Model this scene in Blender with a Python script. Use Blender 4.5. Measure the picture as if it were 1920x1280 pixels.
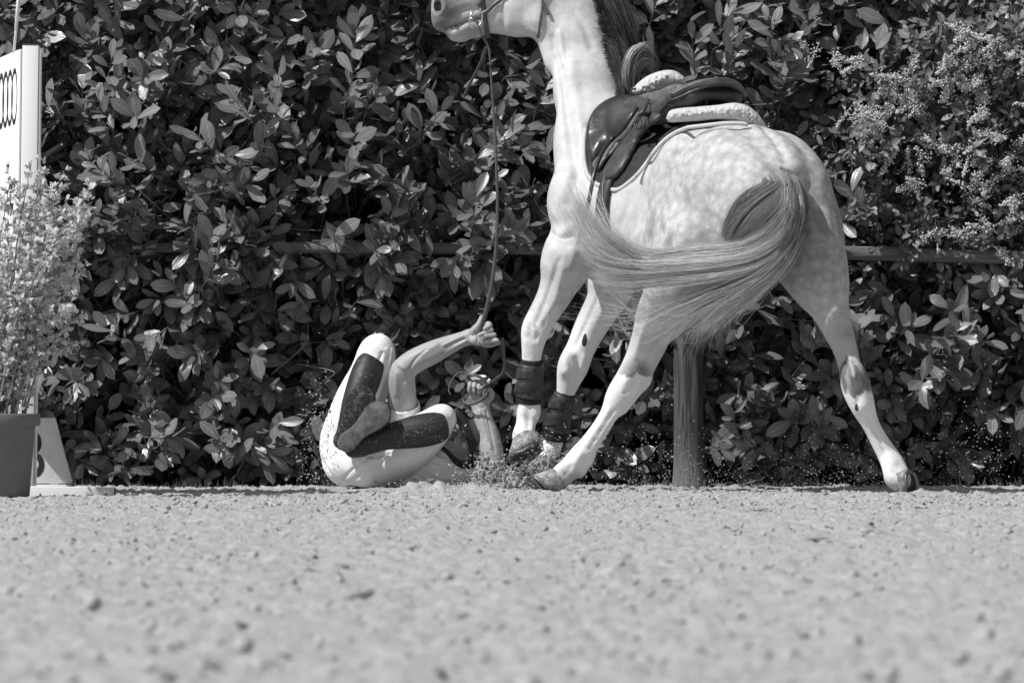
import bpy, math, random
import numpy as np
from mathutils import Vector, Matrix
from mathutils.bvhtree import BVHTree

random.seed(7)
rng = np.random.default_rng(11)
scene = bpy.context.scene
for o in list(bpy.data.objects):
    bpy.data.objects.remove(o)

# ------------------------------------------------------------------ camera
CAM = Vector((0.0, -30.0, 0.38))
FPX = 14100.0                      # focal length in photo pixels (1920 wide)
HORIZON = 747.0
cam_d = bpy.data.cameras.new('camera')
cam = bpy.data.objects.new('camera', cam_d)
scene.collection.objects.link(cam)
cam.location = CAM
cam.rotation_euler = (math.radians(90), 0, 0)
cam_d.sensor_width = 36.0
cam_d.lens = FPX / 1920 * 36.0
cam_d.shift_y = (HORIZON - 640) / 1920
cam_d.clip_start = 0.5
cam_d.clip_end = 500
cam_d.dof.use_dof = True
cam_d.dof.focus_distance = 30.3
cam_d.dof.aperture_fstop = 12.0
scene.camera = cam

# ------------------------------------------------------------------ light
SUN_DIR = Vector((-0.56, -0.34, 0.76)).normalized()      # towards the sun
world = bpy.data.worlds.new('World')
scene.world = world
world.use_nodes = True
wn, wl = world.node_tree.nodes, world.node_tree.links
wn.clear()
sky = wn.new('ShaderNodeTexSky')
sky.sky_type = 'NISHITA'
sky.sun_disc = False
sky.sun_elevation = math.asin(SUN_DIR.z)
sky.sun_rotation = math.atan2(SUN_DIR.x, SUN_DIR.y)
bw = wn.new('ShaderNodeRGBToBW')                          # a black and white photograph
bg = wn.new('ShaderNodeBackground')
bg.inputs['Strength'].default_value = 0.11
wo = wn.new('ShaderNodeOutputWorld')
wl.new(sky.outputs[0], bw.inputs[0])
wl.new(bw.outputs[0], bg.inputs['Color'])
wl.new(bg.outputs[0], wo.inputs['Surface'])
sun_d = bpy.data.lights.new('sun', 'SUN')
sun_d.energy = 4.5
sun_d.angle = math.radians(0.5)
sun = bpy.data.objects.new('sun', sun_d)
scene.collection.objects.link(sun)
sun.rotation_euler = SUN_DIR.to_track_quat('Z', 'Y').to_euler()
sun.location = (-6, -6, 10)
scene.view_settings.view_transform = 'Standard'
scene.view_settings.look = 'None'
scene.view_settings.gamma = 1.0
scene.view_settings.exposure = 0.0
scene.view_settings.use_curve_mapping = False
scene.cycles.max_bounces = 6
scene.cycles.diffuse_bounces = 3
scene.cycles.use_denoising = True

COL = scene.collection

def P(px, py, y):
    """world point seen at photo pixel (px, py) at depth y"""
    s = (30.0 + y) / FPX
    return np.array(((px - 960) * s, y, 0.38 - (py - HORIZON) * s))

# ------------------------------------------------------------------ object helpers
def tag(o, label=None, cat=None, group=None, kind=None):
    if label: o['label'] = label
    if cat: o['category'] = cat
    if group: o['group'] = group
    if kind: o['kind'] = kind
    return o

def empty(name, loc, label, cat, group=None):
    o = bpy.data.objects.new(name, None)
    o.empty_display_size = 0.1
    COL.objects.link(o)
    o.location = Vector(loc)
    return tag(o, label, cat, group)

def link(name, me, mat=None, parent=None, smooth=True):
    o = bpy.data.objects.new(name, me)
    COL.objects.link(o)
    if mat is not None:
        if isinstance(mat, (list, tuple)):
            for m in mat: me.materials.append(m)
        else:
            me.materials.append(mat)
    if smooth and len(me.polygons):
        me.polygons.foreach_set('use_smooth', np.ones(len(me.polygons), dtype=bool))
    if parent is not None:
        o.parent = parent
        o.matrix_parent_inverse = Matrix.Translation(parent.location).inverted()
    return o

def mesh_np(name, V, F, uv=None, attrs=None):
    """V (n,3); F (m,k) int array or list of arrays"""
    me = bpy.data.meshes.new(name)
    V = np.asarray(V, dtype=np.float32)
    if isinstance(F, np.ndarray):
        k = F.shape[1]
        loops = F.astype(np.int32).ravel()
        starts = np.arange(0, len(loops), k, dtype=np.int32)
        totals = np.full(len(F), k, dtype=np.int32)
    else:
        loops = np.array([i for f in F for i in f], dtype=np.int32)
        totals = np.array([len(f) for f in F], dtype=np.int32)
        starts = np.concatenate(([0], np.cumsum(totals)[:-1])).astype(np.int32)
    me.vertices.add(len(V)); me.vertices.foreach_set('co', V.ravel())
    me.loops.add(len(loops)); me.loops.foreach_set('vertex_index', loops)
    me.polygons.add(len(totals))
    me.polygons.foreach_set('loop_start', starts)
    me.polygons.foreach_set('loop_total', totals)
    me.update(calc_edges=True)
    if uv is not None:
        l = me.uv_layers.new(name='UVMap')
        l.data.foreach_set('uv', np.asarray(uv, dtype=np.float32)[loops].ravel())
    for nm, arr in (attrs or {}).items():
        a = me.attributes.new(nm, 'FLOAT', 'POINT')
        a.data.foreach_set('value', np.asarray(arr, dtype=np.float32))
    me.validate()
    return me

def join(parts):
    """list of (V,F) with the same k -> one (V,F)"""
    Vs, Fs, n = [], [], 0
    for V, F in parts:
        Vs.append(V); Fs.append(np.asarray(F) + n); n += len(V)
    return np.concatenate(Vs), np.concatenate(Fs)

# ------------------------------------------------------------------ noise in numpy
def vnoise(p, seed=0):
    """smooth value noise, p (n,d) -> (-1..1)"""
    p = np.asarray(p, dtype=np.float64)
    i0 = np.floor(p).astype(np.int64)
    f = p - i0
    f = f * f * (3 - 2 * f)
    d = p.shape[1]
    out = np.zeros(len(p))
    for c in range(1 << d):
        w = np.ones(len(p)); h = np.full(len(p), 1013904223 + seed * 7919, dtype=np.int64)
        for a in range(d):
            b = (c >> a) & 1
            w *= f[:, a] if b else 1 - f[:, a]
            h = (h ^ ((i0[:, a] + b) * (374761393, 668265263, 2147483647)[a])) * 1274126177 & 0x7fffffff
            h ^= h >> 13
        out += w * ((h & 0xffff) / 32767.5 - 1)
    return out

def fbm(p, octv=4, seed=0, gain=.5):
    s, a, t = np.zeros(len(p)), 1.0, 0
    p = np.asarray(p, dtype=np.float64)
    for k in range(octv):
        s += a * vnoise(p * 2 ** k + 17.3 * k, seed + k); t += a; a *= gain
    return s / t

# ------------------------------------------------------------------ signed distance modelling
class Field:
    def __init__(s, lo, hi, h):
        s.lo = np.array(lo, float); s.h = h
        s.n = np.ceil((np.array(hi, float) - s.lo) / h).astype(int) + 1
        s.f = np.full(s.n, 0.3, dtype=np.float32)
        s.ax = [s.lo[a] + h * np.arange(s.n[a]) for a in range(3)]
    def sub(s, lo, hi, m):
        sl = []
        for a in range(3):
            i = max(0, int((lo[a] - m - s.lo[a]) / s.h)); j = min(s.n[a], int((hi[a] + m - s.lo[a]) / s.h) + 2)
            if j <= i: return None
            sl.append(slice(i, j))
        X = s.ax[0][sl[0]][:, None, None]; Y = s.ax[1][sl[1]][None, :, None]; Z = s.ax[2][sl[2]][None, None, :]
        return tuple(sl), X, Y, Z
    def put(s, sl, d, k, cut=False):
        a = s.f[sl]; d = d.astype(np.float32)
        if cut:
            d = -d
            h = np.maximum(k - np.abs(a - d), 0) / k
            s.f[sl] = np.maximum(a, d) + h * h * k * .25
        else:
            h = np.maximum(k - np.abs(a - d), 0) / k
            s.f[sl] = np.minimum(a, d) - h * h * k * .25
    def cone(s, a, b, ra, rb, k=.03, flat=None, fs=1.0, cut=False):
        """tapered capsule; flat: unit direction in which the section is scaled by fs"""
        a = np.array(a, float); b = np.array(b, float)
        R = max(ra, rb) * max(1, fs)
        r = s.sub(np.minimum(a, b) - R, np.maximum(a, b) + R, k + 3 * s.h)
        if r is None: return s
        sl, X, Y, Z = r
        px, py, pz = X - a[0], Y - a[1], Z - a[2]
        ab = b - a; L2 = max(ab @ ab, 1e-12)
        t = np.clip((px * ab[0] + py * ab[1] + pz * ab[2]) / L2, 0, 1)
        qx, qy, qz = px - t * ab[0], py - t * ab[1], pz - t * ab[2]
        if flat is not None:
            n = np.array(flat, float); n /= np.linalg.norm(n)
            dn = qx * n[0] + qy * n[1] + qz * n[2]
            g = (1 / fs - 1) * dn
            qx, qy, qz = qx + g * n[0], qy + g * n[1], qz + g * n[2]
        d = np.sqrt(qx * qx + qy * qy + qz * qz) - (ra + (rb - ra) * t)
        if flat is not None and fs < 1: d = d * (fs + 1) * .5
        s.put(sl, d, k, cut); return s
    def chain(s, pts, k=.03, flat=None, fs=1.0):
        """pts: list of (point, radius)"""
        if len(pts) > 2:                                   # rounded course instead of straight pieces
            q = np.array([[*a, r] for a, r in pts]); q = catmull(q, (len(pts) - 1) * 4 + 1)
            pts = [(v[:3], v[3]) for v in q]; k = k * .6
        for (a, ra), (b, rb) in zip(pts, pts[1:]): s.cone(a, b, ra, rb, k, flat, fs)
        return s
    def ell(s, c, r, k=.03, axes=None, cut=False):
        c = np.array(c, float); r = np.array(r, float); R = r.max()
        q = s.sub(c - R, c + R, k + 3 * s.h)
        if q is None: return s
        sl, X, Y, Z = q
        px, py, pz = X - c[0], Y - c[1], Z - c[2]
        if axes is None: axes = np.eye(3)
        A = [px * u[0] + py * u[1] + pz * u[2] for u in axes]
        k0 = np.sqrt(sum((A[i] / r[i]) ** 2 for i in range(3)))
        k1 = np.sqrt(sum((A[i] / r[i] ** 2) ** 2 for i in range(3)))
        d = k0 * (k0 - 1) / np.maximum(k1, 1e-6)
        s.put(sl, d, k, cut); return s
    def half(s, p, n):
        """keep only the side of the plane that n points away from"""
        p = np.array(p, float); n = np.array(n, float); n /= np.linalg.norm(n)
        d = (s.ax[0][:, None, None] - p[0]) * n[0] + (s.ax[1][None, :, None] - p[1]) * n[1] + (s.ax[2][None, None, :] - p[2]) * n[2]
        s.f = np.maximum(s.f, d.astype(np.float32)); return s
    def mesh(s, smooth=0):
        f, h = s.f, s.h
        ins = f < 0
        n = np.array(f.shape)
        cnt = np.zeros(n - 1, dtype=np.int8)
        for c in range(8):
            i, j, k = c & 1, (c >> 1) & 1, (c >> 2) & 1
            cnt += ins[i:n[0] - 1 + i, j:n[1] - 1 + j, k:n[2] - 1 + k]
        act = (cnt > 0) & (cnt < 8)
        I = np.argwhere(act)
        idx = np.full(n - 1, -1, dtype=np.int32)
        idx[act] = np.arange(len(I))
        acc = np.zeros((len(I), 3)); num = np.zeros(len(I))
        cv = {}
        for c in range(8):
            o = (c & 1, (c >> 1) & 1, (c >> 2) & 1)
            cv[o] = f[I[:, 0] + o[0], I[:, 1] + o[1], I[:, 2] + o[2]]
        for o in cv:
            for a in range(3):
                if o[a] == 0:
                    e = list(o); e[a] = 1; e = tuple(e)
                    u, v = cv[o], cv[e]
                    m = (u < 0) != (v < 0)
                    t = np.where(m, u / np.where(m, u - v, 1), 0)
                    p = np.array(o, float)[None, :].repeat(len(I), 0); p[:, a] += t
                    acc[m] += p[m]; num[m] += 1
        V = (I + acc / num[:, None]) * h + s.lo
        F = []
        for a in range(3):
            b, c = (a + 1) % 3, (a + 2) % 3
            sl0 = [slice(1, n[q] - 1) for q in range(3)]; sl1 = list(sl0)
            sl0[a] = slice(0, n[a] - 1); sl1[a] = slice(1, n[a])
            s0, s1 = ins[tuple(sl0)], ins[tuple(sl1)]
            E = np.argwhere(s0 != s1)
            if not len(E): continue
            flip = ~s0[E[:, 0], E[:, 1], E[:, 2]]
            E = E + np.array([0 if q == a else 1 for q in range(3)])
            def cell(db, dc):
                q = E.copy(); q[:, b] += db; q[:, c] += dc
                return idx[q[:, 0], q[:, 1], q[:, 2]]
            Q = np.stack([cell(-1, -1), cell(0, -1), cell(0, 0), cell(-1, 0)], 1)
            Q[flip] = Q[flip][:, ::-1]
            F.append(Q)
        F = np.concatenate(F)
        F = F[(F >= 0).all(1)]
        for _ in range(smooth):
            acc = np.zeros_like(V); num = np.zeros(len(V))
            for q in range(4):
                a_, b_ = F[:, q], F[:, (q + 1) % 4]
                for ax in range(3):
                    acc[:, ax] += np.bincount(a_, V[b_, ax], len(V)) + np.bincount(b_, V[a_, ax], len(V))
                num += np.bincount(a_, minlength=len(V)) + np.bincount(b_, minlength=len(V))
            V = V * .5 + acc / np.maximum(num, 1)[:, None] * .5
        return V, F

# ------------------------------------------------------------------ tubes and ribbons
def catmull(pts, n):
    p = np.asarray(pts, float)
    p = np.vstack([2 * p[0] - p[1], p, 2 * p[-1] - p[-2]])
    m = len(p) - 3
    t = np.linspace(0, m, n); i = np.minimum(t.astype(int), m - 1); u = (t - i)[:, None]
    a, b, c, d = p[i], p[i + 1], p[i + 2], p[i + 3]
    return .5 * (2 * b + (c - a) * u + (2 * a - 5 * b + 4 * c - d) * u ** 2 + (3 * b - a - 3 * c + d) * u ** 3)

def frames(C, up=(0, 0, 1)):
    T = np.gradient(C, axis=0); T /= np.linalg.norm(T, axis=1)[:, None] + 1e-12
    up = np.array(up, float)
    N = np.cross(T, up); ln = np.linalg.norm(N, axis=1)[:, None]
    N = np.where(ln < 1e-3, np.array([1.0, 0, 0]), N / np.maximum(ln, 1e-9))
    for i in range(1, len(N)):
        if N[i] @ N[i - 1] < 0: N[i] = -N[i]
    B = np.cross(T, N)
    return T, N, B

def tube(C, r, sides=8, up=(0, 0, 1), flat=1.0, cap=True):
    """C (n,3) path, r scalar or (n,); flat scales the B direction"""
    C = np.asarray(C, float); n = len(C)
    r = np.broadcast_to(np.asarray(r, float), (n,))
    T, N, B = frames(C, up)
    a = np.arange(sides) * 2 * np.pi / sides
    V = C[:, None, :] + r[:, None, None] * (np.cos(a)[None, :, None] * N[:, None, :] + flat * np.sin(a)[None, :, None] * B[:, None, :])
    V = V.reshape(-1, 3)
    i = np.arange(n - 1)[:, None] * sides; j = np.arange(sides)[None, :]
    j2 = (j + 1) % sides
    F = np.stack([i + j, i + j2, i + sides + j2, i + sides + j], -1).reshape(-1, 4)
    if cap:
        V = np.vstack([V, C[0] - T[0] * r[0] * .3, C[-1] + T[-1] * r[-1] * .3])
        m = n * sides
        c0 = np.stack([np.full(sides, m), j2[0], j[0], np.full(sides, m)], 1)
        c1 = np.stack([np.full(sides, m + 1), (n - 1) * sides + j[0], (n - 1) * sides + j2[0], np.full(sides, m + 1)], 1)
        F = [list(f) for f in F] + [list(f[:3]) for f in c0] + [list(f[:3]) for f in c1]
    return V, F

def mesh_parts(name, parts):
    V, F, n = [], [], 0
    for v, f in parts:
        V.append(np.asarray(v, float)); F += [[int(i) + n for i in q] for q in f]; n += len(v)
    return mesh_np(name, np.concatenate(V), F)

def strap_mesh(name, C, w, t, side):
    """flat strap: path C, width w along 'side' vectors (n,3) or one vector, thickness t"""
    C = np.asarray(C, float); n = len(C)
    S = np.broadcast_to(np.asarray(side, float), (n, 3)).copy()
    T = np.gradient(C, axis=0); T /= np.linalg.norm(T, axis=1)[:, None]
    S -= (S * T).sum(1)[:, None] * T; S /= np.linalg.norm(S, axis=1)[:, None]
    Nn = np.cross(T, S)
    w = np.broadcast_to(np.asarray(w, float), (n,))[:, None] / 2
    prof = [(-1, -1), (-1.0, .3), (-.85, 1), (.85, 1), (1.0, .3), (1, -1)]
    V = np.stack([C + S * w * a + Nn * t / 2 * b for a, b in prof], 1).reshape(-1, 3)
    k = len(prof); F = []
    for i in range(n - 1):
        for j in range(k):
            F.append([i * k + j, i * k + (j + 1) % k, (i + 1) * k + (j + 1) % k, (i + 1) * k + j])
    F.append(list(range(k))[::-1]); F.append([(n - 1) * k + j for j in range(k)])
    return V, F

def box_vf(lo, hi, bev=0.0):
    lo = np.array(lo, float); hi = np.array(hi, float)
    V = np.array([[(lo, hi)[(c >> a) & 1][a] for a in range(3)] for c in range(8)])
    F = [[0, 2, 3, 1], [4, 5, 7, 6], [0, 1, 5, 4], [2, 6, 7, 3], [0, 4, 6, 2], [1, 3, 7, 5]]
    return V, F

def bevel(o, w, seg=2, angle=35):
    m = o.modifiers.new('bevel', 'BEVEL'); m.width = w; m.segments = seg
    m.limit_method = 'ANGLE'; m.angle_limit = math.radians(angle)
    return o

def ico(sub=0):
    import bmesh
    b = bmesh.new(); bmesh.ops.create_icosphere(b, subdivisions=max(1, sub), radius=1)
    V = np.array([v.co[:] for v in b.verts]); F = np.array([[v.index for v in f.verts] for f in b.faces]); b.free()
    return V, F
IV, IF = ico(1); IV2, IF2 = ico(2)

# ------------------------------------------------------------------ materials
class Mat:
    def __init__(s, name, base=.5, rough=.6, spec=.5):
        s.m = bpy.data.materials.new(name); s.m.use_nodes = True
        s.t = s.m.node_tree; s.n = s.t.nodes; s.l = s.t.links
        s.b = s.n['Principled BSDF']
        s.b.inputs['Base Color'].default_value = (base, base, base, 1)
        s.b.inputs['Roughness'].default_value = rough
        s.b.inputs['Specular IOR Level'].default_value = spec
        s.co = None
    def coord(s, kind='Object', scale=(1, 1, 1)):
        c = s.n.new('ShaderNodeTexCoord'); mp = s.n.new('ShaderNodeMapping')
        mp.inputs['Scale'].default_value = scale
        s.l.new(c.outputs[kind], mp.inputs[0]); return mp.outputs[0]
    def noise(s, scale, detail=4, rough=.55, co=None, dist=0):
        t = s.n.new('ShaderNodeTexNoise'); t.inputs['Scale'].default_value = scale
        t.inputs['Detail'].default_value = detail; t.inputs['Roughness'].default_value = rough
        t.inputs['Distortion'].default_value = dist
        s.l.new(co if co is not None else s.coord(), t.inputs['Vector']); return t.outputs['Fac']
    def voronoi(s, scale, co=None, feature='F1'):
        t = s.n.new('ShaderNodeTexVoronoi'); t.inputs['Scale'].default_value = scale; t.feature = feature
        s.l.new(co if co is not None else s.coord(), t.inputs['Vector']); return t.outputs['Distance']
    def ramp(s, fac, stops):
        r = s.n.new('ShaderNodeValToRGB'); e = r.color_ramp.elements
        while len(e) > 2: e.remove(e[-1])
        for i, (p, v) in enumerate(stops):
            q = e[i] if i < 2 else e.new(p)
            q.position = p; q.color = (v, v, v, 1)
        s.l.new(fac, r.inputs[0]); return r.outputs[0]
    def math(s, op, a, b=None, clamp=False):
        m = s.n.new('ShaderNodeMath'); m.operation = op; m.use_clamp = clamp
        for i, v in enumerate((a, b)):
            if v is None: continue
            if isinstance(v, (int, float)): m.inputs[i].default_value = v
            else: s.l.new(v, m.inputs[i])
        return m.outputs[0]
    def mix(s, fac, a, b):
        m = s.n.new('ShaderNodeMix'); m.data_type = 'FLOAT'
        for k, v in ((0, fac), (2, a), (3, b)):
            if isinstance(v, (int, float)): m.inputs[k].default_value = v
            else: s.l.new(v, m.inputs[k])
        return m.outputs[0]
    def attr(s, name):
        a = s.n.new('ShaderNodeAttribute'); a.attribute_name = name; return a.outputs['Fac']
    def uv(s):
        c = s.n.new('ShaderNodeTexCoord'); x = s.n.new('ShaderNodeSeparateXYZ')
        s.l.new(c.outputs['UV'], x.inputs[0]); return x.outputs[0], x.outputs[1]
    def color(s, v): s.l.new(v, s.b.inputs['Base Color']); return s
    def rough(s, v): s.l.new(v, s.b.inputs['Roughness']); return s
    def bump(s, h, strength=.3, dist=.01):
        b = s.n.new('ShaderNodeBump'); b.inputs['Strength'].default_value = strength
        b.inputs['Distance'].default_value = dist
        prev = s.b.inputs['Normal'].links
        if prev: s.l.new(prev[0].from_socket, b.inputs['Normal'])
        s.l.new(h, b.inputs['Height']); s.l.new(b.outputs[0], s.b.inputs['Normal']); return s
# ------------------------------------------------------------------ ground
m = Mat('sand', .42, .95, .15)
n1 = m.noise(6, 5); n2 = m.noise(90, 4, .7)
m.color(m.mix(m.ramp(n2, [(.35, 0), (.65, 1)]), m.mix(n1, .27, .34), m.mix(n1, .43, .49)))
m.bump(n2, .9, .005)
SAND = m.m

def ground_h(x, y):
    p = np.stack([x, y], 1)
    h = .010 * fbm(p * 2.2, 3, 5) + .012 * fbm(p * 13, 3, 8)
    c = fbm(p * 38, 3, 3)
    h += .019 * np.maximum(c - .02, 0) ** .8 + .0045 * fbm(p * 95, 2, 31)
    h -= .010 * np.maximum(fbm(p * 17, 2, 63) - .30, 0) * 3
    return h
xs = np.concatenate([[-150, -60, -20, -9], np.arange(-7, -2.9, .05), np.arange(-2.9, 2.9, .0125), np.arange(2.9, 7, .05), [9, 20, 60, 150]])
ys = np.concatenate([[-60, -45, -35, -30, -26, -23], np.arange(-21.5, -7, .032), np.arange(-7, -3, .02), np.arange(-3, 2.0, .0125), [2.1, 2.4, 3, 5, 10, 30, 100, 250]])
X, Y = np.meshgrid(xs, ys, indexing='ij')
fine = (np.abs(X) < 7.1) & (Y > -22) & (Y < 2.05)
Z = np.zeros(X.size); q = fine.ravel()
Z[q] = ground_h(X.ravel()[q], Y.ravel()[q])
# hollow and heaps churned up around the fallen rider and the hooves
def heap(cx, cy, r, h):
    return h * np.exp(-(((X - cx) / r) ** 2 + ((Y - cy) / r) ** 2)).ravel()
GN = fbm(np.stack([X.ravel() * 20, Y.ravel() * 20], 1), 2, 77)
for cx, cy, r, h in ((-.38, .75, .1, .035), (-.3, .62, .05, .03), (-.12, .72, .12, .035), (.0, .8, .10, .045), (.08, .78, .08, .03), (.2, .25, .07, .02),
                     (.1, .6, .07, .025), (1.62, -.55, .12, .012), (-1.55, -.8, .09, .02), (.35, .1, .08, .012)):
    Z += heap(cx, cy, r, h) * (1 + .5 * GN)
V = np.stack([X.ravel(), Y.ravel(), Z], 1)
nx, ny = len(xs), len(ys)
i = np.arange(nx - 1)[:, None] * ny; j = np.arange(ny - 1)[None, :]
F = np.stack([i + j, i + ny + j, i + ny + j + 1, i + j + 1], -1).reshape(-1, 4)
tag(link('ground', mesh_np('ground', V, F), SAND), kind='structure')

# clods of sand
def blobs(C, S, seed, rough=.35, base=None, flat=(1, 1, .75)):
    """many small irregular lumps: centres C, sizes S"""
    bV, bF = base or (IV, IF)
    r = np.random.default_rng(seed); n = len(C)
    a = r.uniform(0, 6.28, n); sc = r.uniform(.7, 1.3, (n, 3)) * np.array(flat)
    W = bV[None] * (1 + rough * r.uniform(-1, 1, (n, len(bV), 1)))
    W = W * sc[:, None, :]
    ca, sa = np.cos(a)[:, None], np.sin(a)[:, None]
    x, y = W[..., 0] * ca - W[..., 1] * sa, W[..., 0] * sa + W[..., 1] * ca
    tilt = r.uniform(-.8, .8, n)[:, None]
    z = W[..., 2] * np.cos(tilt) + x * np.sin(tilt); x = x * np.cos(tilt) - W[..., 2] * np.sin(tilt)
    V = np.stack([x, y, z], -1) * S[:, None, None] + C[:, None, :]
    F = bF[None] + (np.arange(n) * len(bV))[:, None, None]
    return V.reshape(-1, 3), F.reshape(-1, 3)
r = np.random.default_rng(3)
n = 13000
n = 26000
cy = np.concatenate([r.uniform(-5, 1.9, 20000), r.uniform(-21, -5, 6000)])
cx = r.uniform(-1, 1, n) * np.interp(cy, [-21, 2], [1.4, 2.6])
S = np.exp(r.normal(math.log(.0030), .5, n)).clip(.0015, .013) * np.interp(cy, [-21, -4, 2], [1.7, 1.2, 1])
cz = ground_h(cx, cy) + S * .1
V, F = blobs(np.stack([cx, cy, cz], 1), S, 5, .5)
tag(link('sand_clods', mesh_np('sand_clods', V, F), SAND, smooth=False), 'loose sand clods scattered over the riding arena ground', 'sand clods', kind='stuff')

m = Mat('darker sand', .10, .95, .1); m.color(m.mix(m.noise(80, 3), .08, .20)); DARKSAND = m.m  # darker sand for crumbs that fleck the ground
r = np.random.default_rng(31); n = 3800; cy = np.concatenate([r.uniform(-6, 1.6, 2100), r.uniform(-21, -6, 1700)]); cx = r.uniform(-1, 1, n) * np.interp(cy, [-21, 2], [1.0, 2.4])
S = np.exp(r.normal(math.log(.0045), .4, n)).clip(.003, .014) * np.interp(cy, [-21, 2], [1.0, .8])
V, F = blobs(np.stack([cx, cy, ground_h(cx, cy) + S * .15], 1), S, 6, .5, flat=(1.3, 1, .5))
tag(link('dark_crumbs', mesh_np('dark_crumbs', V, F), DARKSAND, smooth=False), 'dark crumbs mixed into the pale sand of the arena', 'dark crumbs', kind='stuff')

# ------------------------------------------------------------------ leaves
def leaf_vf(L, W, fold, curl, tipc, nl=7, blunt=.62, wav=0, seed=0):
    """laurel leaf lying along +X, upper side +Z. returns V, F(quads), UV"""
    t = np.linspace(0, 1, nl + 1)
    w = np.sin(np.pi * np.clip(t, 0, 1) ** blunt) ** .62 * W / 2
    w = np.where(t < .14, W / 2 * .06 + (w - W / 2 * .06) * (t / .14) ** 1.3, w); w[0] = .0016; w[-1] = .0015
    us = np.array([-1, -.5, 0, .5, 1])
    rr = np.random.default_rng(seed); ph = rr.uniform(0, 6.28)
    V, UV = [], []
    for a, b in zip(t, w):
        cx = L * (a - .5 * curl * a ** 2 * .3); cz = -curl * L * .42 * a ** 2 + tipc * L * a ** 3
        for u in us:
            z = cz + abs(u) * b * fold - .12 * b * (abs(u) > .8) + wav * b * abs(u) * math.sin(a * 11 + ph + (u > 0) * 2)
            V.append((cx, u * b, z)); UV.append((u * .5 + .5, a))
    F = [[i * 5 + j, (i + 1) * 5 + j, (i + 1) * 5 + j + 1, i * 5 + j + 1] for i in range(nl) for j in range(4)]
    return np.array(V), np.array(F), np.array(UV)

def leaf_material(name, lo, hi, rough, spec=.5, edge=None):
    m = Mat(name, .06, rough, spec)
    u, v = m.uv(); tone = m.attr('tone')
    au = m.math('ABSOLUTE', m.math('SUBTRACT', u, .5))
    mid = m.math('LESS_THAN', au, .022)
    vv = m.math('SUBTRACT', m.math('MULTIPLY', v, 9.0), m.math('MULTIPLY', au, 7.0))
    vein = m.math('ABSOLUTE', m.math('SUBTRACT', m.math('FRACT', vv), .5))
    veinm = m.ramp(vein, [(.0, 1), (.12, 0)])
    nz = m.noise(30, 3)
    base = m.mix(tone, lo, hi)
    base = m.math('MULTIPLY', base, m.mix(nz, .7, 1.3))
    base = m.math('MULTIPLY', base, m.mix(veinm, 1.0, 1.18))
    base = m.mix(mid, base, m.math('MULTIPLY', base, 1.9))
    geo = m.n.new('ShaderNodeNewGeometry')
    base = m.mix(geo.outputs['Backfacing'], base, m.math('ADD', m.math('MULTIPLY', base, 1.25), .02))
    if edge is not None:
        base = m.mix(m.math('GREATER_THAN', au, .26), base, edge)
    m.color(base)
    m.rough(m.math('ADD', m.mix(nz, rough - .08, rough + .1), m.math('MULTIPLY', geo.outputs['Backfacing'], .2)))
    m.bump(m.math('SUBTRACT', m.math('MULTIPLY', vein, 2.0), m.math('MULTIPLY', mid, 1.0)), .22, .0018)
    # thin leaves let some light through
    tr = m.n.new('ShaderNodeBsdfTranslucent'); mx = m.n.new('ShaderNodeMixShader'); mx.inputs[0].default_value = .16
    rgb = m.n.new('ShaderNodeCombineColor')
    for k in range(3): m.l.new(m.math('MULTIPLY', base, 1.6), rgb.inputs[k])
    m.l.new(rgb.outputs[0], tr.inputs[0])
    out = m.n['Material Output']
    m.l.new(m.b.outputs[0], mx.inputs[1]); m.l.new(tr.outputs[0], mx.inputs[2]); m.l.new(mx.outputs[0], out.inputs['Surface'])
    return m.m
LEAF = leaf_material('laurel leaf', .080, .215, .30, .6)
m = Mat('branch bark', .07, .8); nz = m.noise(60, 4); m.color(m.mix(nz, .04, .12)); m.bump(nz, .5, .003); BARK = m.m

def basis(d, nrm):
    """rotation columns X=d, Z~nrm; arrays (n,3)"""
    d = d / np.linalg.norm(d, axis=1)[:, None]
    z = nrm - (nrm * d).sum(1)[:, None] * d
    z /= np.linalg.norm(z, axis=1)[:, None] + 1e-9
    y = np.cross(z, d)
    return np.stack([d, y, z], 2)

class Leaves:
    """collects leaves (position, rotation, scale, variant, tone)"""
    def __init__(s, variants): s.var = variants; s.p = []; s.r = []; s.s = []; s.v = []; s.t = []
    def add(s, p, r, sc, v, t): s.p.append(p); s.r.append(r); s.s.append(sc); s.v.append(v); s.t.append(t)
    def cat(s): return (np.concatenate(s.p), np.concatenate(s.r), np.concatenate(s.s), np.concatenate(s.v), np.concatenate(s.t))
    def merged(s, keep=None):
        p, r, sc, v, t = s.cat()
        if keep is not None: p, r, sc, v, t = p[keep], r[keep], sc[keep], v[keep], t[keep]
        Vs, Fs, Us, Ts, n = [], [], [], [], 0
        for k, (lv, lf, lu) in enumerate(s.var):
            q = v == k
            if not q.any(): continue
            W = np.einsum('nij,vj->nvi', r[q], lv) * sc[q][:, None, None] + p[q][:, None, :]
            Vs.append(W.reshape(-1, 3)); c = q.sum()
            Fs.append((lf[None] + (np.arange(c) * len(lv))[:, None, None]).reshape(-1, lf.shape[1]) + n)
            Us.append(np.tile(lu, (c, 1))); Ts.append(np.repeat(t[q], len(lv))); n += c * len(lv)
        return np.concatenate(Vs), np.concatenate(Fs), np.concatenate(Us), np.concatenate(Ts)

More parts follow.
